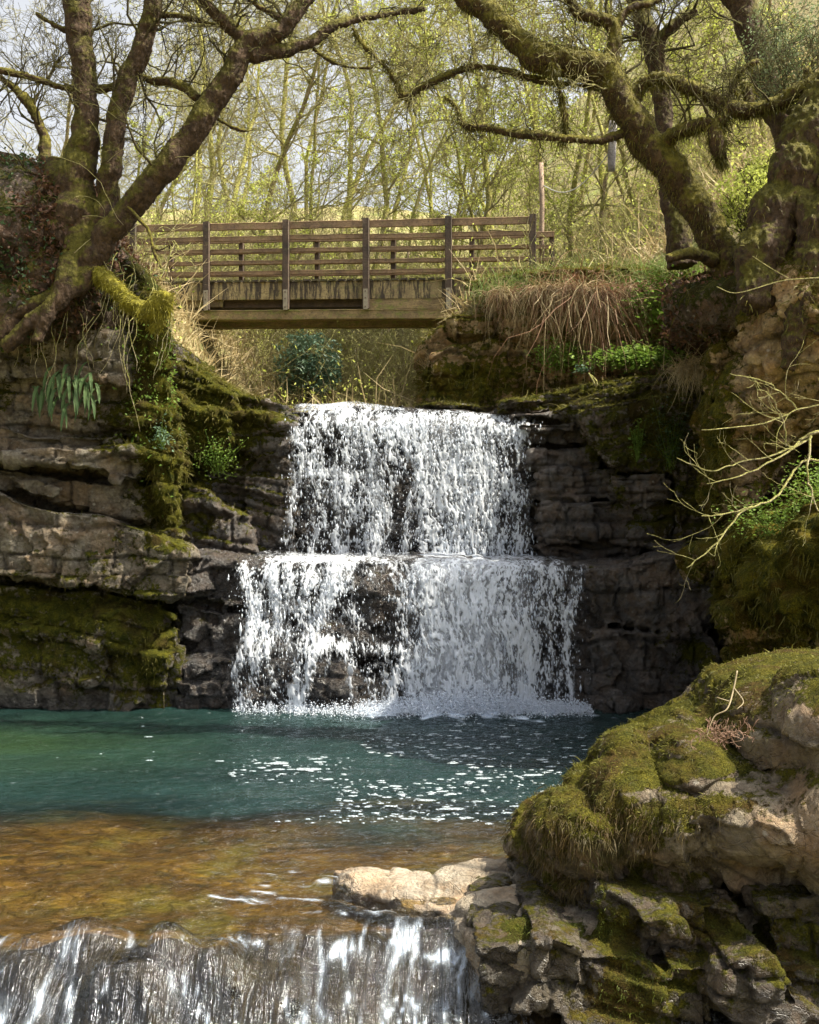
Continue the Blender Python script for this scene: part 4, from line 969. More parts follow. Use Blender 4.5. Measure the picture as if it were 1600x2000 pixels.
def along(axes, which, r, n, lo=.1, hi=1., upw=.4):
    """branch starts scattered along chosen axes"""
    S, D, R = [], [], []
    for w in which:
        W, rd = axes[w]; i = r.integers(int(lo*(len(W)-2)), max(int(hi*(len(W)-1)), 1), n)
        tn = unit(W[np.minimum(i+1, len(W)-1)]-W[i-1]); sd = unit(r.normal(0, 1, (n, 3))+[0, 0, upw]); S.append(W[i]); D.append(unit(sd+tn*.5)); R.append(rd[i])
    return np.concatenate(S), np.concatenate(D), np.concatenate(R)

# ---- the oak on the left bank
Y0 = 14.3
Lt = [
 [(110, 470, Y0, 100), (140, 400, Y0, 88), (150, 330, Y0, 80), (166, 270, Y0, 62), (168, 190, Y0, 54), (160, 100, Y0, 54), (152, 30, Y0, 60), (148, -60, Y0, 60)],
 [(170, 480, Y0, 74), (205, 400, Y0, 52), (215, 330, Y0-.1, 48), (226, 240, Y0-.1, 44), (250, 155, Y0-.1, 46), (280, 85, Y0-.1, 46), (297, 20, Y0-.1, 42), (306, -60, Y0-.1, 38)],
 [(135, 560, Y0, 80), (182, 492, Y0-.2, 62), (226, 440, Y0-.3, 56), (285, 370, Y0-.4, 58), (345, 300, Y0-.5, 58), (400, 225, Y0-.5, 56), (448, 150, Y0-.5, 54), (485, 92, Y0-.5, 52), (545, 60, Y0-.5, 40), (590, 10, Y0-.5, 34), (620, -50, Y0-.5, 32)],
 [(485, 98, Y0-.5, 44), (465, 65, Y0-.5, 34), (430, 35, Y0-.6, 28), (385, -15, Y0-.7, 26), (360, -60, Y0-.7, 24)],
 [(490, 110, Y0-.5, 40), (545, 98, Y0-.4, 32), (600, 85, Y0-.3, 26), (650, 52, Y0-.2, 24), (700, 36, Y0-.1, 20), (765, 26, Y0, 17), (830, 15, Y0, 14)],
 [(130, 410, Y0+.2, 70), (105, 460, Y0+.1, 80), (75, 530, Y0-.1, 74), (40, 590, Y0-.2, 60), (0, 660, Y0-.3, 44)],
 [(160, 420, Y0, 70), (140, 500, Y0-.1, 60), (120, 560, Y0-.2, 40), (60, 600, Y0-.3, 34), (-20, 620, Y0-.3, 30)],
 [(195, 480, Y0, 60), (165, 540, Y0-.25, 44), (115, 590, Y0-.4, 36), (60, 630, Y0-.45, 36), (10, 680, Y0-.4, 30)],
 [(150, 470, Y0, 70), (120, 560, Y0-.4, 44), (90, 620, Y0-.5, 34), (70, 670, Y0-.5, 24)],
 [(115, 420, Y0+.3, 50), (60, 420, Y0+.3, 40), (0, 440, Y0+.2, 30)],
 [(110, 310, Y0+.1, 40), (105, 350, Y0+.1, 60), (110, 400, Y0+.1, 80)],
]
rL = np.random.default_rng(21)
V, Fq, axL = treebody(Lt, .016, 31, .016, .018)
oak = empty('oak_tree', tuple(P(150, 480, Y0)), label='oak with three leaning trunks and gnarled roots on the left cliff top', category='tree')
reparent(link('trunk', mk_mesh('oak_trunk', V, [Fq], M_oak)), oak); LT = (V, normals(V, Fq))
for L in ([(165, 182, Y0, 20), (120, 170, Y0, 18), (70, 155, Y0-.1, 14), (20, 142, Y0-.2, 12), (-40, 135, Y0-.3, 10)],
          [(170, 175, Y0, 18), (215, 172, Y0+.1, 16), (262, 150, Y0+.1, 14), (300, 158, Y0, 18), (350, 165, Y0-.2, 22), (385, 190, Y0-.4, 22)],
          [(295, 30, Y0, 18), (350, 30, Y0, 13), (395, 42, Y0, 12), (440, 52, Y0-.2, 10)],
          [(545, 35, Y0-.4, 14), (510, 15, Y0-.5, 10), (470, -15, Y0-.5, 9)],
          [(135, 62, Y0, 14), (100, 45, Y0, 10), (70, 25, Y0, 7)],
          [(415, 225, Y0-.4, 11), (440, 240, Y0-.5, 9), (470, 254, Y0-.6, 8), (500, 254, Y0-.7, 4)],
          [(612, 95, Y0-.2, 8), (650, 120, Y0-.3, 7), (690, 132, Y0-.4, 6), (730, 132, Y0-.5, 4)]):
    V, Fq, ax = treebody([L], .012, 41+L[0][0], .012, .03); reparent(link('branch', mk_mesh('oak_branch', V, [Fq], M_oakm)), oak); axL += ax
tb = Tubes()
S, D, R = along(axL, [0, 1, 3, 2, 10, 11, 12, 13, 14], rL, 9, .35); D = D*[1, .7, 1]
grow(tb, S, D, rL.uniform(.5, 1.4, len(S)), np.clip(R*.22, .008, .022), 4, rL, crook=.33, up=.04, kids=(4, 4, 3), ratio=.62, k=(5, 4, 3, 3), rmin=.0028)
S, D, R = along(axL, [4, 2], rL, 8, .35)
grow(tb, S, D, rL.uniform(.4, 1., len(S)), np.clip(R*.2, .006, .018), 4, rL, crook=.36, up=.0, kids=(4, 3, 3), ratio=.6, k=(5, 4, 3, 3), rmin=.0028)
reparent(link('twigs', tb.mesh('oak_twigs', M_twig)), oak)
# hanging mossy shoot below the leaning trunk
V, Fq, _ = treebody([[(250, 405, 13.8, 8), (275, 430, 13.7, 9), (292, 455, 13.6, 8), (300, 490, 13.5, 7), (315, 525, 13.5, 5)], [(298, 482, 13.52, 8), (312, 488, 13.5, 6), (332, 478, 13.5, 5)]], .010, 91, .008, .015)
reparent(link('branch', mk_mesh('oak_shoot', V, [Fq], M_oakm)), oak)

# mossy stump sticking out over the edge below the oak
V, Fq, axS = treebody([[(170, 520, 14.3, 40), (205, 545, 14.0, 38), (245, 580, 13.8, 38), (280, 605, 13.7, 42), (312, 600, 13.6, 46), (318, 570, 13.6, 36)], [(305, 590, 13.6, 40), (310, 620, 13.65, 34), (300, 645, 13.7, 22)]], .014, 55, .02, .06)
stump = empty('mossy_stump', tuple(P(240, 600, 13.9)), label='bright mossy broken root stump jutting over the left cliff edge', category='stump')
M_brm = bark_mat('bright_moss', (.16, .12, .03), (.12, .10, .02), (.30, .27, .03), 1.3)
reparent(link('wood', mk_mesh('stump_wood', V, [Fq], M_brm)), stump); N = normals(V, Fq)
Vt, Ft = mosstufts(V, N, 1+0*V[:, 0], 5000, .045, rL, 1.4, .006)
reparent(link('moss', mk_mesh('stump_moss', Vt, [Ft], leaf_mat('bright_moss_tufts', (.34, .31, .035), (.20, .17, .025), .4, 6), False)), stump)

# ---- the twisted tree on the right
Y1 = 12.6
Rt = [
 [(1450, 580, Y1, 95), (1425, 530, Y1, 78), (1400, 470, Y1, 72), (1350, 385, Y1, 74), (1292, 305, Y1, 72), (1240, 240, Y1, 74), (1208, 190, Y1, 62), (1180, 135, Y1, 66), (1120, 125, Y1+.1, 66), (1062, 113, Y1+.1, 68), (1015, 82, Y1+.2, 58), (972, 40, Y1+.2, 54), (915, -5, Y1+.3, 48), (860, -60, Y1+.3, 46)],
 [(1182, 145, Y1, 50), (1198, 100, Y1, 34), (1200, 55, Y1, 30), (1175, 35, Y1, 30), (1140, 28, Y1, 26), (1110, -5, Y1, 24), (1090, -50, Y1, 22)],
 [(1200, 60, Y1, 22), (1225, 20, Y1, 16), (1290, 0, Y1, 12), (1350, -30, Y1, 10)],
 [(1228, 215, Y1, 42), (1248, 172, Y1, 32), (1285, 154, Y1-.1, 30), (1330, 162, Y1-.2, 33), (1385, 186, Y1-.3, 32), (1440, 212, Y1-.4, 36), (1500, 210, Y1-.5, 34), (1555, 178, Y1-.6, 34), (1610, 150, Y1-.7, 38), (1680, 140, Y1-.7, 40)],
 [(1285, 290, Y1, 36), (1320, 262, Y1-.2, 30), (1370, 245, Y1-.3, 32), (1405, 238, Y1-.4, 24), (1420, 215, Y1-.4, 18)],
 [(1400, 590, Y1, 30), (1440, 570, Y1-.2, 60), (1480, 620, Y1-.4, 60), (1500, 680, Y1-.4, 30)],
 [(1425, 540, Y1, 70), (1400, 590, Y1-.1, 46), (1370, 640, Y1-.1, 26)],
]
rR = np.random.default_rng(22)
V, Fq, axR = treebody(Rt, .016, 33, .018, .02)
rt = empty('twisted_tree', tuple(P(1430, 560, Y1)), label='dark twisted mossy tree leaning left from the right cliff top', category='tree')
reparent(link('trunk', mk_mesh('twisted_trunk', V, [Fq], M_oakm)), rt); RT = (V, normals(V, Fq))
for L in ([(1215, 262, Y1, 22), (1170, 274, Y1-.1, 18), (1110, 270, Y1-.2, 19), (1050, 266, Y1-.2, 20), (990, 258, Y1-.2, 17), (940, 250, Y1-.2, 17), (903, 240, Y1-.2, 18), (893, 210, Y1-.2, 12), (865, 187, Y1-.2, 8)],
          [(1170, 170, Y1+.1, 18), (1120, 166, Y1+.2, 15), (1050, 155, Y1+.3, 15), (985, 138, Y1+.3, 14), (930, 130, Y1+.3, 16), (880, 145, Y1+.3, 17), (830, 165, Y1+.3, 17), (790, 190, Y1+.3, 16), (772, 160, Y1+.3, 15), (750, 128, Y1+.3, 13), (705, 80, Y1+.3, 11), (690, 55, Y1+.3, 9)],
          [(1408, 225, Y1-.4, 14), (1430, 180, Y1-.4, 18), (1445, 140, Y1-.4, 12), (1480, 118, Y1-.4, 7)],
          [(1465, 215, Y1-.4, 20), (1462, 180, Y1-.4, 22), (1455, 165, Y1-.4, 14)],
          [(1577, 180, Y1-.6, 20), (1578, 150, Y1-.6, 22), (1575, 128, Y1-.6, 12)],
          [(1075, 115, Y1, 10), (1085, 150, Y1-.1, 9), (1098, 195, Y1-.1, 10), (1104, 240, Y1-.1, 12), (1100, 275, Y1-.1, 7)],
          [(1400, 240, Y1-.4, 26), (1398, 275, Y1-.4, 34), (1405, 305, Y1-.4, 30), (1412, 320, Y1-.4, 12)],
          [(1395, 510, Y1-.1, 30), (1345, 498, Y1-.3, 26), (1300, 503, Y1-.4, 18)]):
    V, Fq, ax = treebody([L], .012, 47+L[0][0], .012, .035); reparent(link('branch', mk_mesh('twisted_branch', V, [Fq], M_oakm)), rt); axR += ax
tb = Tubes()
S, D, R = along(axR, [0, 1, 2, 3, 4], rR, 9, .4, 1., .5); D = D*[1, .7, 1]
grow(tb, S, D, rR.uniform(.4, 1.1, len(S)), np.clip(R*.2, .006, .018), 4, rR, crook=.36, up=.02, kids=(4, 3, 3), ratio=.6, k=(5, 4, 3, 3), rmin=.0026)
S, D, R = along(axR, [7, 8, 9], rR, 12, .2, 1., .1)
grow(tb, S, D, rR.uniform(.25, .7, len(S)), np.clip(R*.2, .005, .012), 4, rR, crook=.38, up=-.03, kids=(4, 3, 3), ratio=.6, k=(4, 3, 3, 3), rmin=.0026)
reparent(link('twigs', tb.mesh('twisted_twigs', M_twig)), rt)
VN = [mosstufts(RT[0], RT[1], np.clip(.3-RT[1][:, 2], 0, 1)*.4+.15, 9000, .05, rR, 1.8, .005)]
for a, cnt, ln in ((7, 700, .05), (8, 1400, .05), (9, 700, .06), (10, 500, .06), (12, 1200, .08), (13, 900, .07), (3, 3500, .05), (4, 1500, .06)):
    W, R = axR[a]; i = rR.integers(0, len(W), cnt); nn = unit(rR.normal(0, 1, (cnt, 3))-[0, 0, .3]); Vv = W[i]+nn*R[i][:, None]
    VN.append(mosstufts(Vv, nn, np.ones(cnt), cnt, ln, rR, 2.4, .006))
off = 0; VV = []; FF = []
for v, f in VN: VV.append(v); FF.append(f+off); off += len(v)
reparent(link('moss', mk_mesh('twisted_moss', np.concatenate(VV), [np.concatenate(FF)], M_mossh, False)), rt)

# ---- big root-mass trunk at the right edge
V, Fq, axB = treebody([[(1640, 180, 11.7, 150), (1600, 260, 11.7, 150), (1565, 340, 11.6, 130), (1510, 430, 11.5, 110), (1485, 520, 11.4, 100), (1470, 600, 11.3, 70)],
                       [(1680, 300, 11.3, 160), (1640, 420, 11.2, 130), (1590, 520, 11.1, 90), (1560, 620, 11., 60), (1540, 720, 11.1, 30)],
                       [(1700, 100, 12, 160), (1680, 240, 11.6, 180), (1700, 420, 11.2, 150), (1680, 600, 11., 110), (1660, 720, 11., 60)],
                       [(1560, 380, 11.4, 60), (1600, 470, 11.1, 50), (1610, 560, 11., 40), (1600, 650, 10.9, 26)]], .020, 66, .035, .06)
bt = empty('big_tree', tuple(P(1560, 560, 11.4)), label='huge flared brown trunk with gripping roots at the right edge', category='tree')
reparent(link('trunk', mk_mesh('root_trunk', V, [Fq], M_oak)), bt); BT = (V, normals(V, Fq))
Vt, Ft = mosstufts(BT[0], BT[1], .2+fbm(BT[0]*1.5, 2, 5)**4*3, 9000, .05, rR, 1.8, .006)
reparent(link('moss', mk_mesh('root_moss', Vt, [Ft], M_mossh, False)), bt)

# ---- two trunks standing behind the twisted tree
def simpletree(name, label, lines, vox, seed, mat, twn=10, lo=.2, tm=None, tl=(.5, 1.4)):
    V, Fq, ax = treebody(lines, vox, seed, .02, .05); r = np.random.default_rng(seed)
    o = empty(name, tuple(ax[0][0][0]), label=label, category='tree')
    reparent(link('trunk', mk_mesh(name+'_trunk', V, [Fq], mat)), o)
    tb = Tubes(); S, D, R = along(ax, range(len(ax)), r, twn, lo, 1., .4)
    grow(tb, S, D, r.uniform(*tl, len(S)), np.clip(R*.25, .008, .03), 4, r, crook=.33, up=.05, kids=(4, 4, 3), ratio=.6, k=(5, 4, 3, 3), rmin=.003)
    reparent(link('twigs', tb.mesh(name+'_twigs', tm or M_twig)), o); return o
simpletree('ash_tree', 'straight brown trunk behind the twisted tree with a snapped side branch', [[(1335, 520, 17.5, 66), (1322, 420, 17.5, 50), (1300, 320, 17.5, 42), (1292, 220, 17.5, 42), (1284, 120, 17.5, 46), (1262, 50, 17.5, 44), (1235, -40, 17.5, 40)], [(1285, 80, 17.4, 24), (1320, 45, 17.3, 18), (1362, 18, 17.2, 14)], [(1265, 60, 17.5, 24), (1238, 70, 17.4, 12)]], .02, 71, M_oak)
simpletree('leaning_tree', 'thick trunk leaning in from the top right corner', [[(1570, 330, 15.5, 70), (1520, 220, 15.5, 62), (1480, 100, 15.5, 62), (1440, 0, 15.5, 62), (1420, -60, 15.5, 60)]], .022, 73, M_oak)
simpletree('crooked_tree', 'small crooked mossy tree leaning over the far left bank', [[(88, 330, 18, 34), (88, 280, 18, 26), (72, 230, 18, 24), (45, 190, 18, 20), (10, 160, 18, 16), (-40, 140, 18, 12)], [(60, 210, 18, 12), (95, 150, 18, 9), (120, 110, 18, 6)]], .02, 75, M_oakm, 16, .2)

# ---- woodland on the slope behind: each tree its own trunk and crown
def variant(seed, H, leafy, lean=.1, rad=.13, kids0=16, crook=.13):
    r = np.random.default_rng(seed); tb = Tubes(); n = 13
    pts = np.zeros((n, 3)); d = np.array([r.normal(0, lean), r.normal(0, lean), 1.])
    for j in range(1, n): d = unit(d+r.normal(0, crook, 3)*[1, 1, .3]+[0, 0, .06]); pts[j] = pts[j-1]+d*H/(n-1)
    rd = rad*(1-.8*np.linspace(0, 1, n)); rd[0] *= 1.5; tb.add(pts, rd, 8)
    lm = Tubes()
    t_ = np.sort(r.uniform(.12, 1., kids0)); f = t_*(n-1); i = np.minimum(f.astype(int), n-2); fr = (f-i)[:, None]
    S = pts[i]*(1-fr)+pts[i+1]*fr; D = unit(r.normal(0, 1, (kids0, 3))*[1, 1, .3]+[0, 0, .55])
    tips, _ = grow(lm, S, D, H*.30*r.uniform(.5, 1.1, kids0)*(1.15-.55*t_), rad*.42*(1.1-.8*t_), 4, r, crook=.24, up=.05, kids=(5, 5, 4), ratio=.55, rr=.55, k=(5, 3, 3, 3), rmin=.006)
    tr = tb.mesh('woodland_trunk', M_bgbark); cr = lm.mesh('woodland_crown', M_palet)
    lf = None
    if leafy:
        C = tips[:, 2:].reshape(-1, 3); C = C[r.permutation(len(C))[:leafy]]+r.normal(0, .05, (min(leafy, len(C)), 3))
        V, Fl = leafquads(C, .034, r); lf = mk_mesh('woodland_leaves', V, [Fl], M_lime, False)
    return tr, cr, lf
VAR = [variant(500+i, h, lf, ln, rd, k0) for i, (h, lf, ln, rd, k0) in enumerate(((13, 0, .05, .11, 18), (12, 2500, .12, .08, 18), (10, 5500, .2, .07, 18), (14, 1200, .04, .12, 18), (8, 5000, .3, .055, 18), (11, 0, .15, .08, 17), (7, 2400, .4, .05, 17)))]
bgr = np.random.default_rng(77)
KIND = ['pale bare', 'slim budding', 'leafy green', 'tall straight', 'low leafy', 'bare forked', 'low leaning']
def place(v, px, Y, s=1., rz=None, label=None):
    x = (px-800)/F_*Y; z = float(Zt(np.array([x]), np.array([Y]))[0])-.15
    tr, cr, lf = VAR[v]; o = empty('woodland_tree', (x, Y, z), category='tree', group='trees on the wooded slope behind the bridge')
    o.scale = (s, s, s); o.rotation_euler = (0, 0, bgr.uniform(0, 6.28) if rz is None else rz)
    o['label'] = label or 'tree'
    a = link('trunk', tr); a.parent = o; c = link('crown', cr); c.parent = o
    if lf: l_ = link('leaves', lf); l_.parent = c
    return o
BG = []
for (v, px, Y, s) in [(3, 395, 30, .95), (0, 430, 38, 1.), (0, 505, 34, .95), (3, 560, 44, 1.2), (1, 620, 36, 1.), (0, 665, 48, 1.3), (3, 742, 31, .9), (5, 690, 27, .8), (2, 820, 34, 1.1), (2, 905, 30, 1.), (3, 935, 27, .9), (4, 1010, 28, 1.2),
                       (2, 1060, 33, 1.2), (1, 1110, 27, 1.), (4, 1180, 25.5, 1.1), (2, 1240, 31, 1.), (5, 1290, 26, .8), (4, 1350, 24, .9), (2, 1420, 27, .9), (1, 1500, 24, .8), (2, 1580, 28, 1.), (5, 330, 26, .7), (0, 270, 33, .8), (5, 180, 29, .7),
                       (0, 110, 36, .8), (5, 30, 27, .7), (0, -60, 31, .8), (6, 360, 25.5, .8), (6, 520, 28.5, .9), (6, 640, 26.5, .9), (6, 780, 28.5, .9), (4, 860, 40, 1.3), (2, 980, 46, 1.5), (2, 1130, 44, 1.5), (3, 1190, 38, 1.1), (2, 1330, 40, 1.3),
                       (1, 470, 52, 1.4), (1, 590, 58, 1.5), (1, 760, 56, 1.5), (3, 700, 40, 1.1), (3, 450, 46, 1.1), (0, 380, 52, 1.2), (2, 850, 58, 1.7), (1, 300, 48, 1.), (2, 1480, 38, 1.2), (1, 1400, 52, 1.4), (2, 1260, 56, 1.6), (3, 1030, 60, 1.5), (6, 1220, 23.5, .6), (6, 1130, 24, .7)]:
    BG.append((v, px, Y, place(v, px, Y, s)))
BG.sort(key=lambda q: q[1])
side = lambda px: 'at the far left' if px < 150 else 'behind the left oak' if px < 380 else 'behind the left half of the bridge' if px < 620 else 'behind the middle of the bridge' if px < 830 else 'behind the right half of the bridge' if px < 1080 else 'beyond the hanging log' if px < 1260 else 'behind the twisted tree' if px < 1460 else 'at the far right'
seen = {}
for v, px, Y, o in BG:
    dist = 'nearest' if Y < 27.5 else 'near' if Y < 33 else 'middle-distance' if Y < 42 else 'far' if Y < 50 else 'farthest'
    k = (KIND[v], dist, side(px)); seen.setdefault(k, []).append(o)
for (kd, ds, sd), L in seen.items():
    for i, o in enumerate(L):
        o['label'] = f'{ds} {kd} tree {sd}'+('' if len(L) == 1 else (', the left one' if i == 0 else ', the right one') if len(L) == 2 else ', '+['left', 'middle', 'right', 'outermost'][min(i, 3)]+' of the row')
# ================================================================ PLANTS, LITTER, MOSS
rv = np.random.default_rng(99)
def strands(B, D, L, seg, grav, wid, r, wob=.15):
    """thin blades/stems from B in direction D; ribbons"""
    n = len(B); d = unit(D); pts = [B]
    for s_ in range(seg):
        d = unit(d+np.array([0, 0, -1.])*np.asarray(grav)[:, None]/seg+r.normal(0, wob, (n, 3))); pts.append(pts[-1]+d*(L/seg)[:, None])
    side = unit(np.cross(D, r.normal(0, 1, (n, 3)))); Vs = []
    for j, q in enumerate(pts):
        k = (1-(j/seg)**1.5*.85)*wid; Vs += [q-side*k[:, None], q+side*k[:, None]]
    m = len(Vs); VV = np.stack(Vs, 1).reshape(-1, 3)
    return VV, np.concatenate([np.stack([np.arange(n)*m+2*j, np.arange(n)*m+2*j+1, np.arange(n)*m+2*j+3, np.arange(n)*m+2*j+2], 1) for j in range(seg)])
def cat(L):
    off = 0; V = []; F = []
    for v, f in L: V.append(v); F.append(f+off); off += len(v)
    return np.concatenate(V), [np.concatenate(F)]
def on_ground(n, xr, yr, r, pxr=None):
    y = r.uniform(*yr, n); x = 0*y
    if pxr: x = (r.uniform(*pxr, n)-800)/F_*y
    return x, y, Zt(x, y)
M_straw = leaf_mat('straw_grass', (.50, .41, .22), (.36, .27, .13), .3, 3)
M_russet = leaf_mat('russet_grass', (.20, .09, .045), (.30, .17, .09), .3, 4)
M_green = leaf_mat('fresh_green_leaves', (.13, .23, .03), (.21, .30, .05), .4, 3)
M_grass = leaf_mat('green_grass', (.14, .22, .05), (.24, .28, .08), .35, 2)
# thicket on the slope
tb = Tubes()
for (n, pxr, yr, L0_, L1_, k_) in ((1000, (300, 1000), (25, 34), .7, 2.4, 3), (420, (1050, 1500), (21, 32), .5, 1.7, 3), (420, (250, 1100), (33, 56), 1.2, 3.2, 3), (120, (-100, 300), (19, 30), .6, 2., 3)):
    x, y, z = on_ground(n, None, yr, rv, pxr)
    D = rv.normal(0, .55, (n, 3)); D[:, 2] = 1
    grow(tb, np.stack([x, y, z-.05], 1), D, rv.uniform(L0_, L1_, n), rv.uniform(.014, .032, n), k_, rv, crook=.17, up=-.02, kids=(5, 4), ratio=.55, rr=.6, k=(3, 3, 3), rmin=.0055)
link('undergrowth', tb.mesh('undergrowth', M_palet), kind='stuff', label='tangled pale bare brambles and saplings on the slope behind the bridge', category='undergrowth')
x, y, z = on_ground(26000, None, (20, 45), rv, (200, 1560)); m = (vnoise(np.stack([x*.6, y*.6, 0*x], 1), 5) > .38); x, y, z = x[m], y[m], z[m]
C = np.stack([x, y, z+rv.gamma(1.5, .35, len(x))], 1); V, Fl = leafquads(C, .035, rv)
link('ground_cover', mk_mesh('ground_cover', V, [Fl], M_lime, False), kind='stuff', label='small yellow-green spring leaves over the wooded slope', category='ground cover')
n = 60000; x, y, z = on_ground(n, None, (19, 40), rv, (150, 1600))
V, Fl = strands(np.stack([x, y, z], 1), rv.normal(0, .5, (n, 3))+[0, 0, 1], rv.gamma(2, .22, n), 3, rv.uniform(.3, 1.6, n), np.full(n, .014), rv)
link('grass', mk_mesh('slope_grass', V, [Fl], M_straw, False), kind='stuff', label='dry straw-coloured grass on the slope under and behind the bridge', category='grass')
# holly
def bush(name, label, cat_, c, rad, n, size, mat, stems=14, r=rv):
    o = empty(name, tuple(np.array(c)-[0, 0, rad[2]]), label=label, category=cat_)
    q = unit(r.normal(0, 1, (n, 3)))*(r.random(n)**.4)[:, None]; nn = fbm(q*2.2+c[0], 3, 5); q = q*(.55+.9*nn)[:, None]; q = q[fbm(q*3.5+c[1], 3, 8) > .44]
    V, Fl = leafquads(np.array(c)+q*np.array(rad), size, r); tb = Tubes()
    grow(tb, np.tile(np.array(c)-[0, 0, rad[2]], (stems, 1)), r.normal(0, .5, (stems, 3))+[0, 0, 1], np.full(stems, rad[2]*1.2), np.full(stems, .012), 3, r, crook=.25, kids=(4, 4), ratio=.6, k=(3, 3, 3), rmin=.004)
    reparent(link('leaves', mk_mesh(name+'_leaves', V, [Fl], mat, False)), o); reparent(link('stems', tb.mesh(name+'_stems', M_twig)), o); return o
M_holly = leaf_mat('holly_leaves', (.12, .21, .14), (.20, .29, .18), .2, 3, .35)
bush('holly_bush', 'round blue-green holly bush under the middle of the footbridge', 'bush', P(602, 715, 25.5), (.8, .6, .75), 6000, .045, M_holly)
bush('leafy_bush', 'bright lime shrub in the gap between twisted tree and root trunk', 'bush', P(1455, 395, 14.2), (.42, .4, .45), 3600, .022, M_lime)
bush('leafy_bush', 'small lime shrub catching light above the first one near the right trunk', 'bush', P(1490, 335, 14.6), (.32, .3, .3), 1800, .02, M_lime)
M_yew = leaf_mat('grey_green_needles', (.15, .19, .08), (.20, .25, .11), .3, 3)
bush('evergreen_sprays', 'fine grey-green evergreen foliage hanging in the top right corner', 'bush', P(1540, 110, 14.5), (.7, .6, .75), 5500, .018, M_yew, 30)
# hanging grass on the stream bank
def edge(n, pts, r, sp=.1):
    p = np.array(pts, float); t_ = r.uniform(0, len(p)-1.001, n); i = t_.astype(int); f = (t_-i)[:, None]; q = p[i]*(1-f)+p[i+1]*f
    W = np.stack([P(*v) for v in q]); return W+r.normal(0, sp, W.shape)*[1, 1, .4]
E1 = [(955, 575, 18.5), (1020, 568, 18.35), (1100, 562, 18.2), (1180, 568, 18.2), (1260, 562, 18.2), (1330, 560, 18.2)]
n = 4300; B = edge(n, E1, rv, .09); cl = fbm(np.stack([B[:, 0]*3.3, 0*B[:, 0], 0*B[:, 0]], 1), 2, 4)
kp = cl > .36; B = B[kp]; cl = cl[kp]; n = len(B)
D = rv.normal(0, .6, (n, 3))+[0, -.8, .3]+np.stack([np.sin(B[:, 0]*9)*.5, 0*cl, 0*cl], 1); Ln = .15+.95*np.clip(cl-.28, 0, 1)*rv.gamma(2, .8, n)
m = rv.random(n)+.9*(fbm(B*2.2, 2, 6)-.5) < .52
for nm, mk, mt, lb in (('straw', m, M_straw, 'pale dead grass hanging over the bank right of the bridge'), ('russet', ~m, M_russet, 'rust-brown dead stems hanging below the pale grass on the bank')):
    V, Fl = strands(B[mk], D[mk], Ln[mk]*(1 if nm == 'straw' else 1.15), 7, rv.uniform(1.2, 5.5, mk.sum()), rv.uniform(.003, .007, mk.sum()), rv, .24)
    link('hanging_grass', mk_mesh(nm, V, [Fl], mt, False), kind='stuff', label=lb, category='grass')
n = 14000; B = edge(n, [(960, 570, 18.9), (1080, 555, 18.9), (1200, 550, 18.8), (1300, 545, 18.5), (1390, 548, 17.8)], rv, .22)
V, Fl = strands(B-[0, 0, .1], rv.normal(0, .45, (n, 3))+[0, -.1, 1], rv.gamma(3, .08, n), 4, rv.uniform(.3, 1.6, n), np.full(n, .006), rv)
link('grass', mk_mesh('bank_grass', V, [Fl], M_grass, False), kind='stuff', label='green grass tufts along the top of the bank beside the bridge', category='grass')
def leafplant(label, c, rad, n, size, mat=M_green, name='leafy_plant', cat_='plant'):
    c = P(*c); q = rv.normal(0, .5, (n, 3)); C = c+q*np.array(rad); V, Fl = leafquads(C, size, rv, flat=1)
    o = empty(name, tuple(c-[0, 0, rad[2]*.8]), label=label, category=cat_); reparent(link('leaves', mk_mesh('plant_leaves', V, [Fl], mat, False)), o)
    ns = 26; i = rv.integers(0, n, ns); b = c+rv.normal(0, .12, (ns, 3))*np.array(rad)-[0, 0, rad[2]*.8]; tb = Tubes()
    for k_ in range(ns):
        md = (b[k_]+C[i[k_]])/2+rv.normal(0, .02, 3); tb.add([b[k_], md, C[i[k_]]], [.004, .003, .002], 3)
    reparent(link('stems', tb.mesh('plant_stems', M_green)), o)
leafplant('bright green leafy plant at the right end of the grassy bank top', (1310, 590, 17.6), (.55, .3, .45), 2200, .034)
leafplant('low green plants growing on the ledge under the hanging grass', (1250, 700, 17.4), (.7, .4, .18), 1800, .034)
leafplant('small green herb at the foot of the bank left of the ledge plants', (1095, 695, 18.0), (.45, .25, .25), 900, .03)
leafplant('tiny blue-green seedling on the mossy rock beneath the hanging grass', (1138, 722, 17.4), (.10, .1, .05), 60, .035, M_holly)
leafplant('trailing ivy on the dark mossy wall right of the fall', (1310, 850, 15.95), (.36, .15, .5), 600, .022, M_ivy, 'ivy', 'ivy')
leafplant('ivy spray hanging beneath the tussock near the right cliff', (1245, 860, 16.0), (.1, .1, .3), 160, .025, M_green, 'ivy', 'ivy')
leafplant('fresh green weeds on the overhanging right bank', (1500, 1010, 10.9), (.42, .3, .22), 700, .018, M_green)
leafplant('green plants behind the bare twigs at the right edge', (1590, 960, 10.7), (.3, .3, .3), 700, .02, M_green)
leafplant('tiny green cress patch on the mossy wall left of the fall', (425, 890, 16.5), (.34, .1, .3), 420, .018, M_green)
leafplant('small ivy leaves on the mossy corner of the left cliff', (318, 850, 14.5), (.14, .12, .2), 130, .025, M_holly, 'ivy', 'ivy')
leafplant('yellowish cress above the twig tips on the right bank', (1448, 1052, 11.4), (.09, .1, .12), 120, .015, M_lime)
# tussock on the right slope
n = 900; B = edge(n, [(1320, 725, 15.9), (1400, 725, 15.3)], rv, .08)
V, Fl = strands(B, rv.normal(0, .5, (n, 3))+[0, -.7, .7], rv.gamma(4, .09, n), 5, rv.uniform(1, 3, n), np.full(n, .005), rv)
link('grass', mk_mesh('tussock', V, [Fl], M_straw, False), kind='stuff', label='pale grass tussock at the top of the mossy rock right of the fall', category='grass')
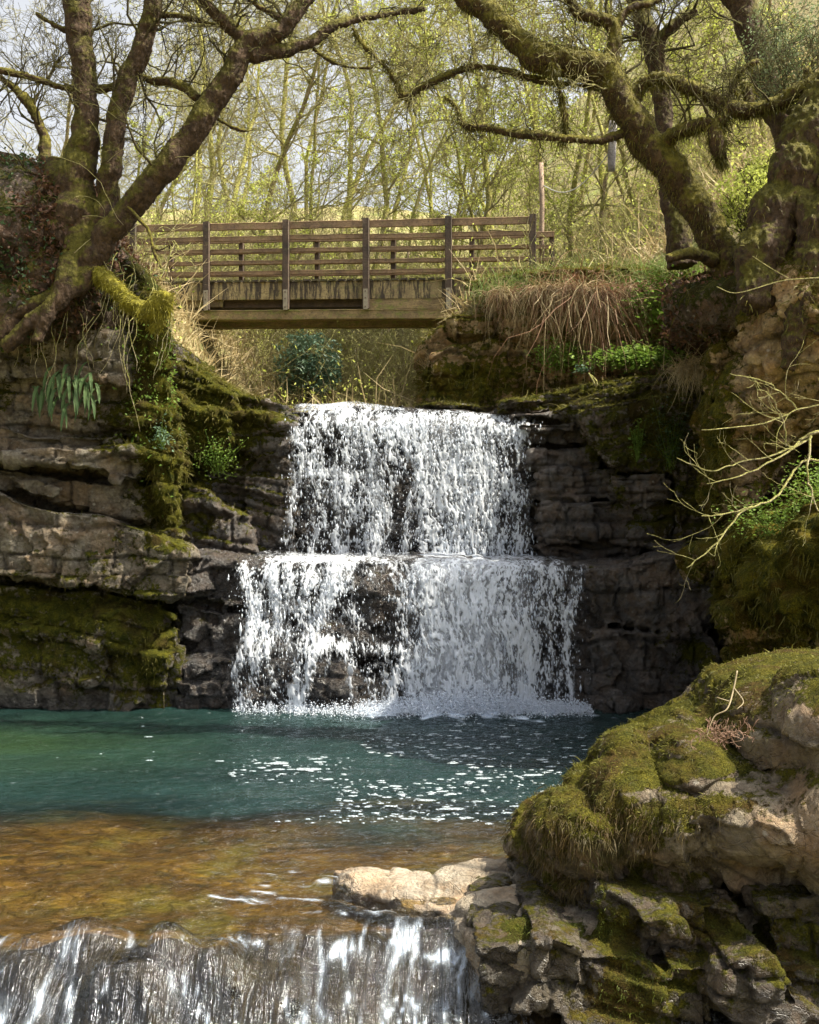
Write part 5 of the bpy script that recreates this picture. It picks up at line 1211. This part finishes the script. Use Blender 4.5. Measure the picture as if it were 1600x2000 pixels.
# hart's tongue fern
def fern(c, n, L, label, mat):
    c = P(*c); o = empty('fern', tuple(c), label=label, category='fern')
    for k_ in range(n):
        a = rv.uniform(-1.2, 1.2); d = np.array([math.sin(a)*.6, -.75, .35-.3*abs(a)]); d /= np.linalg.norm(d); p = c+np.array([rv.normal(0, .15), 0, rv.normal(0, .11)]); ln = L*rv.uniform(.65, 1.15)
        side_ = unit(np.cross(d, [0, 0, 1.])); V = []; q = p.copy(); dd = d.copy(); S = 12
        for j in range(S+1):
            w_ = .022*math.sin(min(1, (j+.6)/S*1.06)*math.pi)**.55*(1+.12*math.sin(j*2.3)); up_ = np.cross(side_, dd)
            V += [q-side_*w_+up_*w_*.25, q, q+side_*w_+up_*w_*.25]; dd = unit(dd+[0, 0, -2.9/S]); q = q+dd*ln/S
        F = [[3*j+i, 3*j+i+1, 3*j+i+4, 3*j+i+3] for j in range(S) for i in (0, 1)]
        reparent(link('frond', mk_mesh('frond', np.array(V), [np.array(F)], mat)), o)
M_fern = leaf_mat('fern_fronds', (.045, .085, .025), (.08, .13, .04), .2, 4, .75)
fern((112, 752, 14.4), 26, .66, 'strap-leaved fern hanging on the left cliff face, left clump', M_fern)
fern((165, 748, 14.4), 18, .56, 'strap-leaved fern hanging on the left cliff face, right clump', M_fern)
# leaf litter and ivy on the soil bank and roots
def litter(src, n, sel, size, mat, label, nm, off=.02, flat=0.3):
    V, Fq, N, mo = ROCKS[src]; px, py = proj(V); w_ = sel(px, py, N, V); w_ = np.clip(w_, 0, None); i = rv.choice(len(V), n, p=w_/w_.sum())
    C = V[i]+N[i]*(off+rv.gamma(1.5, off, n))[:, None]+rv.normal(0, .015, (n, 3)); v, f = leafquads(C, size, rv)
    return link(nm, mk_mesh(nm, v, [f], mat, False), kind='stuff', label=label, category='leaves')
inview = lambda px, py: ((px > -60) & (px < 1660))*1.
cl_ = lambda V, s, sd: np.clip(fbm(V*s, 3, sd)-.42, 0, 1)
litter('soil_bank', 9000, lambda px, py, N, V: inview(px, py)*(N[:, 1] < .3)*cl_(V, 1.6, 3)*np.exp(-((py-420)/160)**2), .035, M_dead, 'brown dead leaves caught on the left bank round the oak', 'dead_leaves')
litter('soil_bank', 5200, lambda px, py, N, V: inview(px, py)*(N[:, 1] < .3)*cl_(V, 1.8, 9), .028, M_ivy, 'dark ivy leaves scattered over the left bank', 'ivy_leaves', .03)
litter('cliff', 2600, lambda px, py, N, V: (N[:, 1] < .2)*((px > 0) & (px < 345))*np.exp(-((px-300)/50)**2-((py-700)/140)**2)+.15*(N[:, 1] < .2)*np.exp(-((px-120)/150)**2-((py-640)/50)**2), .024, M_green, 'small green leaves on the mossy corner of the left cliff', 'ivy_leaves', .02)
litter('right_bank', 5000, lambda px, py, N, V: inview(px, py)*(N[:, 1] < .3)*cl_(V, 1.8, 5), .03, M_dead, 'brown dead leaves on the right bank beneath the trees', 'dead_leaves')
# creepers hanging down the left cliff
tb = Tubes()
for k_ in range(46):
    p = P(rv.uniform(0, 330), rv.uniform(430, 640), 14.25+rv.uniform(-.1, .25)); q = [p]; d = np.array([rv.normal(0, .5), -.5, -.3]); L_ = rv.uniform(.4, 1.6); S = 12
    for j in range(S): d = unit(d+np.array([rv.normal(0, .3), rv.normal(0, .15)+.04, -.35])); q.append(q[-1]+d*L_/S)
    tb.add(q, np.linspace(.006, .003, S+1), 4)
for k_ in range(18):
    p = P(rv.uniform(60, 330), rv.uniform(280, 520), 13.9+rv.uniform(-.2, .3)); q = [p]; d = unit(rv.normal(0, 1, 3)*[1, .4, .5]+[0, 0, .9]); L_ = rv.uniform(.4, 1.4); S = 12
    for j in range(S): d = unit(d+np.array([rv.normal(0, .22), rv.normal(0, .1), -.16])); q.append(q[-1]+d*L_/S)
    tb.add(q, np.linspace(.005, .0025, S+1), 4)
link('creepers', tb.mesh('creepers', M_palet), kind='stuff', label='thin pale creepers trailing over the left bank and cliff', category='creepers')
# moss pile
def mossy(src, n, L_, wid, mat, sel=None, down=1.2, thr=.3):
    V, Fq, N, mo = ROCKS[src]; px, py = proj(V); w_ = np.clip(mo+.9*(fbm(V*4, 4, 77)-.5)-thr, 0, .4)*(N[:, 1] < .45)*(px > -60)*(px < 1660)
    if sel is not None: w_ = w_*sel(px, py)
    return mosstufts(V, N, w_, n, L_, rv, down, wid)
v, f = mossy('boulder', 60000, .018, .0028, None, thr=.15)
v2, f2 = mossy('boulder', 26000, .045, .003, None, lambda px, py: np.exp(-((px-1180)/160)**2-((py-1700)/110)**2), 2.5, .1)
bo = bpy.data.objects['boulder']
o = link('moss', mk_mesh('boulder_moss', v, [f], leaf_mat('boulder_moss_tufts', (.20, .185, .022), (.07, .08, .012), .3, 5), False)); o.parent = bo
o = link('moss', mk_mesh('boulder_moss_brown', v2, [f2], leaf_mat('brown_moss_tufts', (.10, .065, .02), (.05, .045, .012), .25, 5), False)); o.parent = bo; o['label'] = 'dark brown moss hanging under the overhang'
v, f = cat([mossy('cliff', 24000, .045, .005, None), mossy('soil_bank', 16000, .07, .006, None)])
link('moss', mk_mesh('left_moss', v, f, M_mossh, False), kind='stuff', label='shaggy green-brown moss on the left cliff', category='moss')
v, f = cat([mossy('mossy_ridge', 20000, .06, .006, None), mossy('mossy_slope', 26000, .06, .006, None), mossy('stream_bank', 20000, .09, .007, None)])
link('moss', mk_mesh('back_moss', v, f, M_mossh, False), kind='stuff', label='shaggy moss on the rocks either side of the upper fall', category='moss')
v, f = cat([mossy('right_cliff', 34000, .06, .005, None, None, 1.8), mossy('right_bank', 12000, .06, .006, None, None, 1.8)])
link('moss', mk_mesh('right_moss', v, f, M_mossh, False), kind='stuff', label='thick hanging moss on the right cliff', category='moss')
v, f = cat([mossy('rock_blocks', 16000, .014, .0025, None), mossy('rock_slab', 9000, .014, .0025, None)])
link('moss', mk_mesh('near_moss', v, f, leaf_mat('near_moss_tufts', (.14, .17, .02), (.06, .08, .01), .3, 5), False), kind='stuff', label='short green moss on the near rock slab and blocks', category='moss')
# bare shrub reaching in from the right
SB = [[(1640, 905, 9.6, 7), (1570, 900, 9.6, 5), (1540, 940, 9.5, 5), (1510, 975, 9.4, 4.5), (1450, 1000, 9.3, 4), (1400, 1060, 9.2, 3.5), (1340, 1110, 9.1, 2)],
      [(1570, 860, 9.7, 6), (1520, 885, 9.6, 4), (1440, 905, 9.5, 3.5), (1390, 920, 9.4, 3), (1322, 896, 9.4, 2)],
      [(1580, 855, 9.7, 5), (1500, 905, 9.5, 4), (1430, 935, 9.4, 3), (1380, 945, 9.4, 2)],
      [(1470, 990, 9.35, 4), (1420, 1005, 9.3, 3), (1370, 1008, 9.2, 2)],
      [(1640, 780, 9.8, 4), (1560, 800, 9.7, 3), (1480, 830, 9.6, 3), (1370, 840, 9.5, 2)],
      [(1560, 800, 9.7, 4), (1530, 770, 9.7, 3), (1490, 745, 9.7, 2.5), (1425, 730, 9.7, 1.6)],
      [(1535, 870, 9.5, 4), (1530, 820, 9.5, 3), (1500, 770, 9.5, 2), (1478, 760, 9.5, 1.6)],
      [(1585, 850, 9.6, 6), (1575, 920, 9.5, 5), (1585, 960, 9.5, 4), (1600, 1000, 9.5, 3), (1620, 1010, 9.5, 2)],
      [(1640, 870, 9.8, 9), (1600, 845, 9.7, 8), (1560, 860, 9.7, 6)]]
tb = Tubes(); ax = []
for L in SB:
    W, R = smoothline(L); W = W+.02*(np.stack([vnoise(np.stack([np.arange(len(W))*.8, 0*W[:, 0], 0*W[:, 0]+j], 1), len(L)+j) for j in range(3)], 1)-.5); R = np.maximum(R*1.0, .003); ax.append((W, R)); tb.add(W, R, 5)
bs = empty('bare_shrub', tuple(P(1600, 860, 9.7)), label='leafless pale twiggy shrub reaching in over the right bank', category='shrub')
reparent(link('branch', tb.mesh('shrub_branch', M_palet)), bs)
tb = Tubes(); S, D, R = along(ax, range(8), rv, 5, .1, 1., .1); S2 = D+np.array([-.5, 0, 0])
grow(tb, S, S2, rv.uniform(.15, .5, len(S)), np.clip(R*.6, .0025, .004), 2, rv, crook=.15, kids=(3,), ratio=.5, k=(4, 3), rmin=.0017)
reparent(link('twigs', tb.mesh('shrub_twigs', M_palet)), bs)
tb = Tubes()
for L in ([(1640, 540, 10, 3), (1560, 545, 10, 3), (1520, 550, 10, 2.5), (1440, 572, 10, 2), (1400, 560, 10, 1.5)], [(1545, 546, 10, 2), (1500, 520, 10, 2), (1470, 500, 10, 1.4)]):
    W, R = smoothline(L); tb.add(W, np.maximum(R, .003), 5)
link('bare_twig', tb.mesh('bare_twig', M_palet), label='single forked pale twig crossing the foot of the big right trunk', category='twig')
# dead sprig and root thread on the boulder
tb = Tubes(); c = P(1410, 1435, 6.62)
ns = 60; grow(tb, np.tile(c, (ns, 1))+rv.normal(0, .05, (ns, 3))*[1.6, .3, .5], rv.normal(0, .7, (ns, 3))+[.1, -.6, .1], np.full(ns, .08), np.full(ns, .003), 2, rv, crook=.3, kids=(3,), ratio=.5, k=(3, 3), rmin=.0016)
sp = empty('dead_sprig', tuple(c), label='tangle of reddish dead sprigs lying on the boulder moss', category='twigs'); reparent(link('sprig', tb.mesh('sprig', leaf_mat('dead_sprig', (.30, .19, .13), (.22, .12, .08), .1, 8))), sp)
tb = Tubes()
for L in ([(1440, 1310, 6.75, 7), (1432, 1350, 6.7, 7), (1420, 1385, 6.6, 6), (1395, 1400, 6.6, 5), (1380, 1440, 6.55, 4)], [(1435, 1345, 6.7, 5), (1452, 1370, 6.65, 4), (1440, 1385, 6.6, 3)], [(1425, 1370, 6.65, 5), (1400, 1362, 6.65, 4)]):
    W, R = smoothline(L); tb.add(W, R*.55, 6)
link('dead_twig', tb.mesh('dead_twig', leaf_mat('dead_stick', (.32, .26, .16), (.22, .17, .09), .05, 8)), label='short forked pale stick lying on the boulder above the sprigs', category='twig')
tb = Tubes(); W, R = smoothline([(1160, 1640, 7.1, 3), (1170, 1665, 7.05, 3), (1180, 1690, 7.02, 3), (1176, 1725, 7.0, 2)]); tb.add(W, np.maximum(R, .003), 5)
link('root_thread', tb.mesh('root_thread', M_palet), label='thin pale root thread hanging on the boulder overhang', category='twig')
# pale sticks lying on the mossy rock below the hanging grass, and stones
tb = Tubes()
for L in ([(1145, 733, 16.9, 4), (1152, 745, 16.8, 4), (1158, 758, 16.8, 3)], [(1150, 737, 16.9, 4), (1160, 748, 16.8, 3), (1160, 758, 16.8, 3)]):
    W, R = smoothline(L); tb.add(W-[0, .25, 0], R, 5)
link('dead_twig', tb.mesh('pale_stick', M_palet), label='two pale crossed sticks on the mossy rock below the hanging grass', category='twig')
# lichen-pale twigs on the long twisted branch
tb = Tubes(); S, D, R = along(axR, [8, 0], rR, 26, .35, .9, .3)
grow(tb, S, D*[1, .6, 1], rR.uniform(.25, .8, len(S)), np.clip(R*.2, .006, .013), 4, rR, crook=.38, up=.0, kids=(4, 3, 3), ratio=.6, k=(4, 3, 3, 3), rmin=.004)
o = link('lichen_twigs', tb.mesh('lichen_twigs', M_palet)); reparent(o, rt)
# ================================================================ LIGHT, SKY, CAMERA
SUN_EL, SUN_AZ = math.radians(56), math.radians(101)     # azimuth from +Y (view direction) clockwise: from the right, a little behind us
w = bpy.data.worlds.new('World'); scene.world = w; w.use_nodes = True
nt = w.node_tree; nt.nodes.clear()
sky = nt.nodes.new('ShaderNodeTexSky'); sky.sky_type = 'NISHITA'; sky.sun_disc = False
sky.sun_elevation = SUN_EL; sky.sun_rotation = SUN_AZ; sky.dust_density = 6; sky.air_density = 1.; sky.ozone_density = 1.5
hs = nt.nodes.new('ShaderNodeHueSaturation'); hs.inputs['Saturation'].default_value = .2
bg = nt.nodes.new('ShaderNodeBackground'); bg.inputs[1].default_value = .13
ow = nt.nodes.new('ShaderNodeOutputWorld')
nt.links.new(sky.outputs[0], hs.inputs['Color']); nt.links.new(hs.outputs[0], bg.inputs[0]); nt.links.new(bg.outputs[0], ow.inputs[0])
sd = bpy.data.lights.new('sun', 'SUN'); sd.energy = 5; sd.angle = math.radians(.53); sd.color = (1, .91, .74)
so = bpy.data.objects.new('sun', sd); COL.objects.link(so)
dvec = Vector((math.sin(SUN_AZ)*math.cos(SUN_EL), math.cos(SUN_AZ)*math.cos(SUN_EL), math.sin(SUN_EL)))
so.rotation_euler = dvec.to_track_quat('Z', 'Y').to_euler()
cd = bpy.data.cameras.new('camera'); cam = bpy.data.objects.new('camera', cd); COL.objects.link(cam)
cam.location = (0, 0, H_); cam.rotation_euler = (math.radians(90), 0, 0)
cd.sensor_fit = 'VERTICAL'; cd.sensor_height = 36; cd.lens = 36*F_/2000; cd.clip_end = 2000; cd.clip_start = .05
scene.camera = cam
scene.view_settings.view_transform = 'Standard'; scene.view_settings.look = 'None'
scene.view_settings.exposure = 1.27; scene.view_settings.gamma = 1
scene.cycles.max_bounces = 7; scene.cycles.transparent_max_bounces = 24; scene.cycles.caustics_reflective = False; scene.cycles.caustics_refractive = False
scene.cycles.use_denoising = True
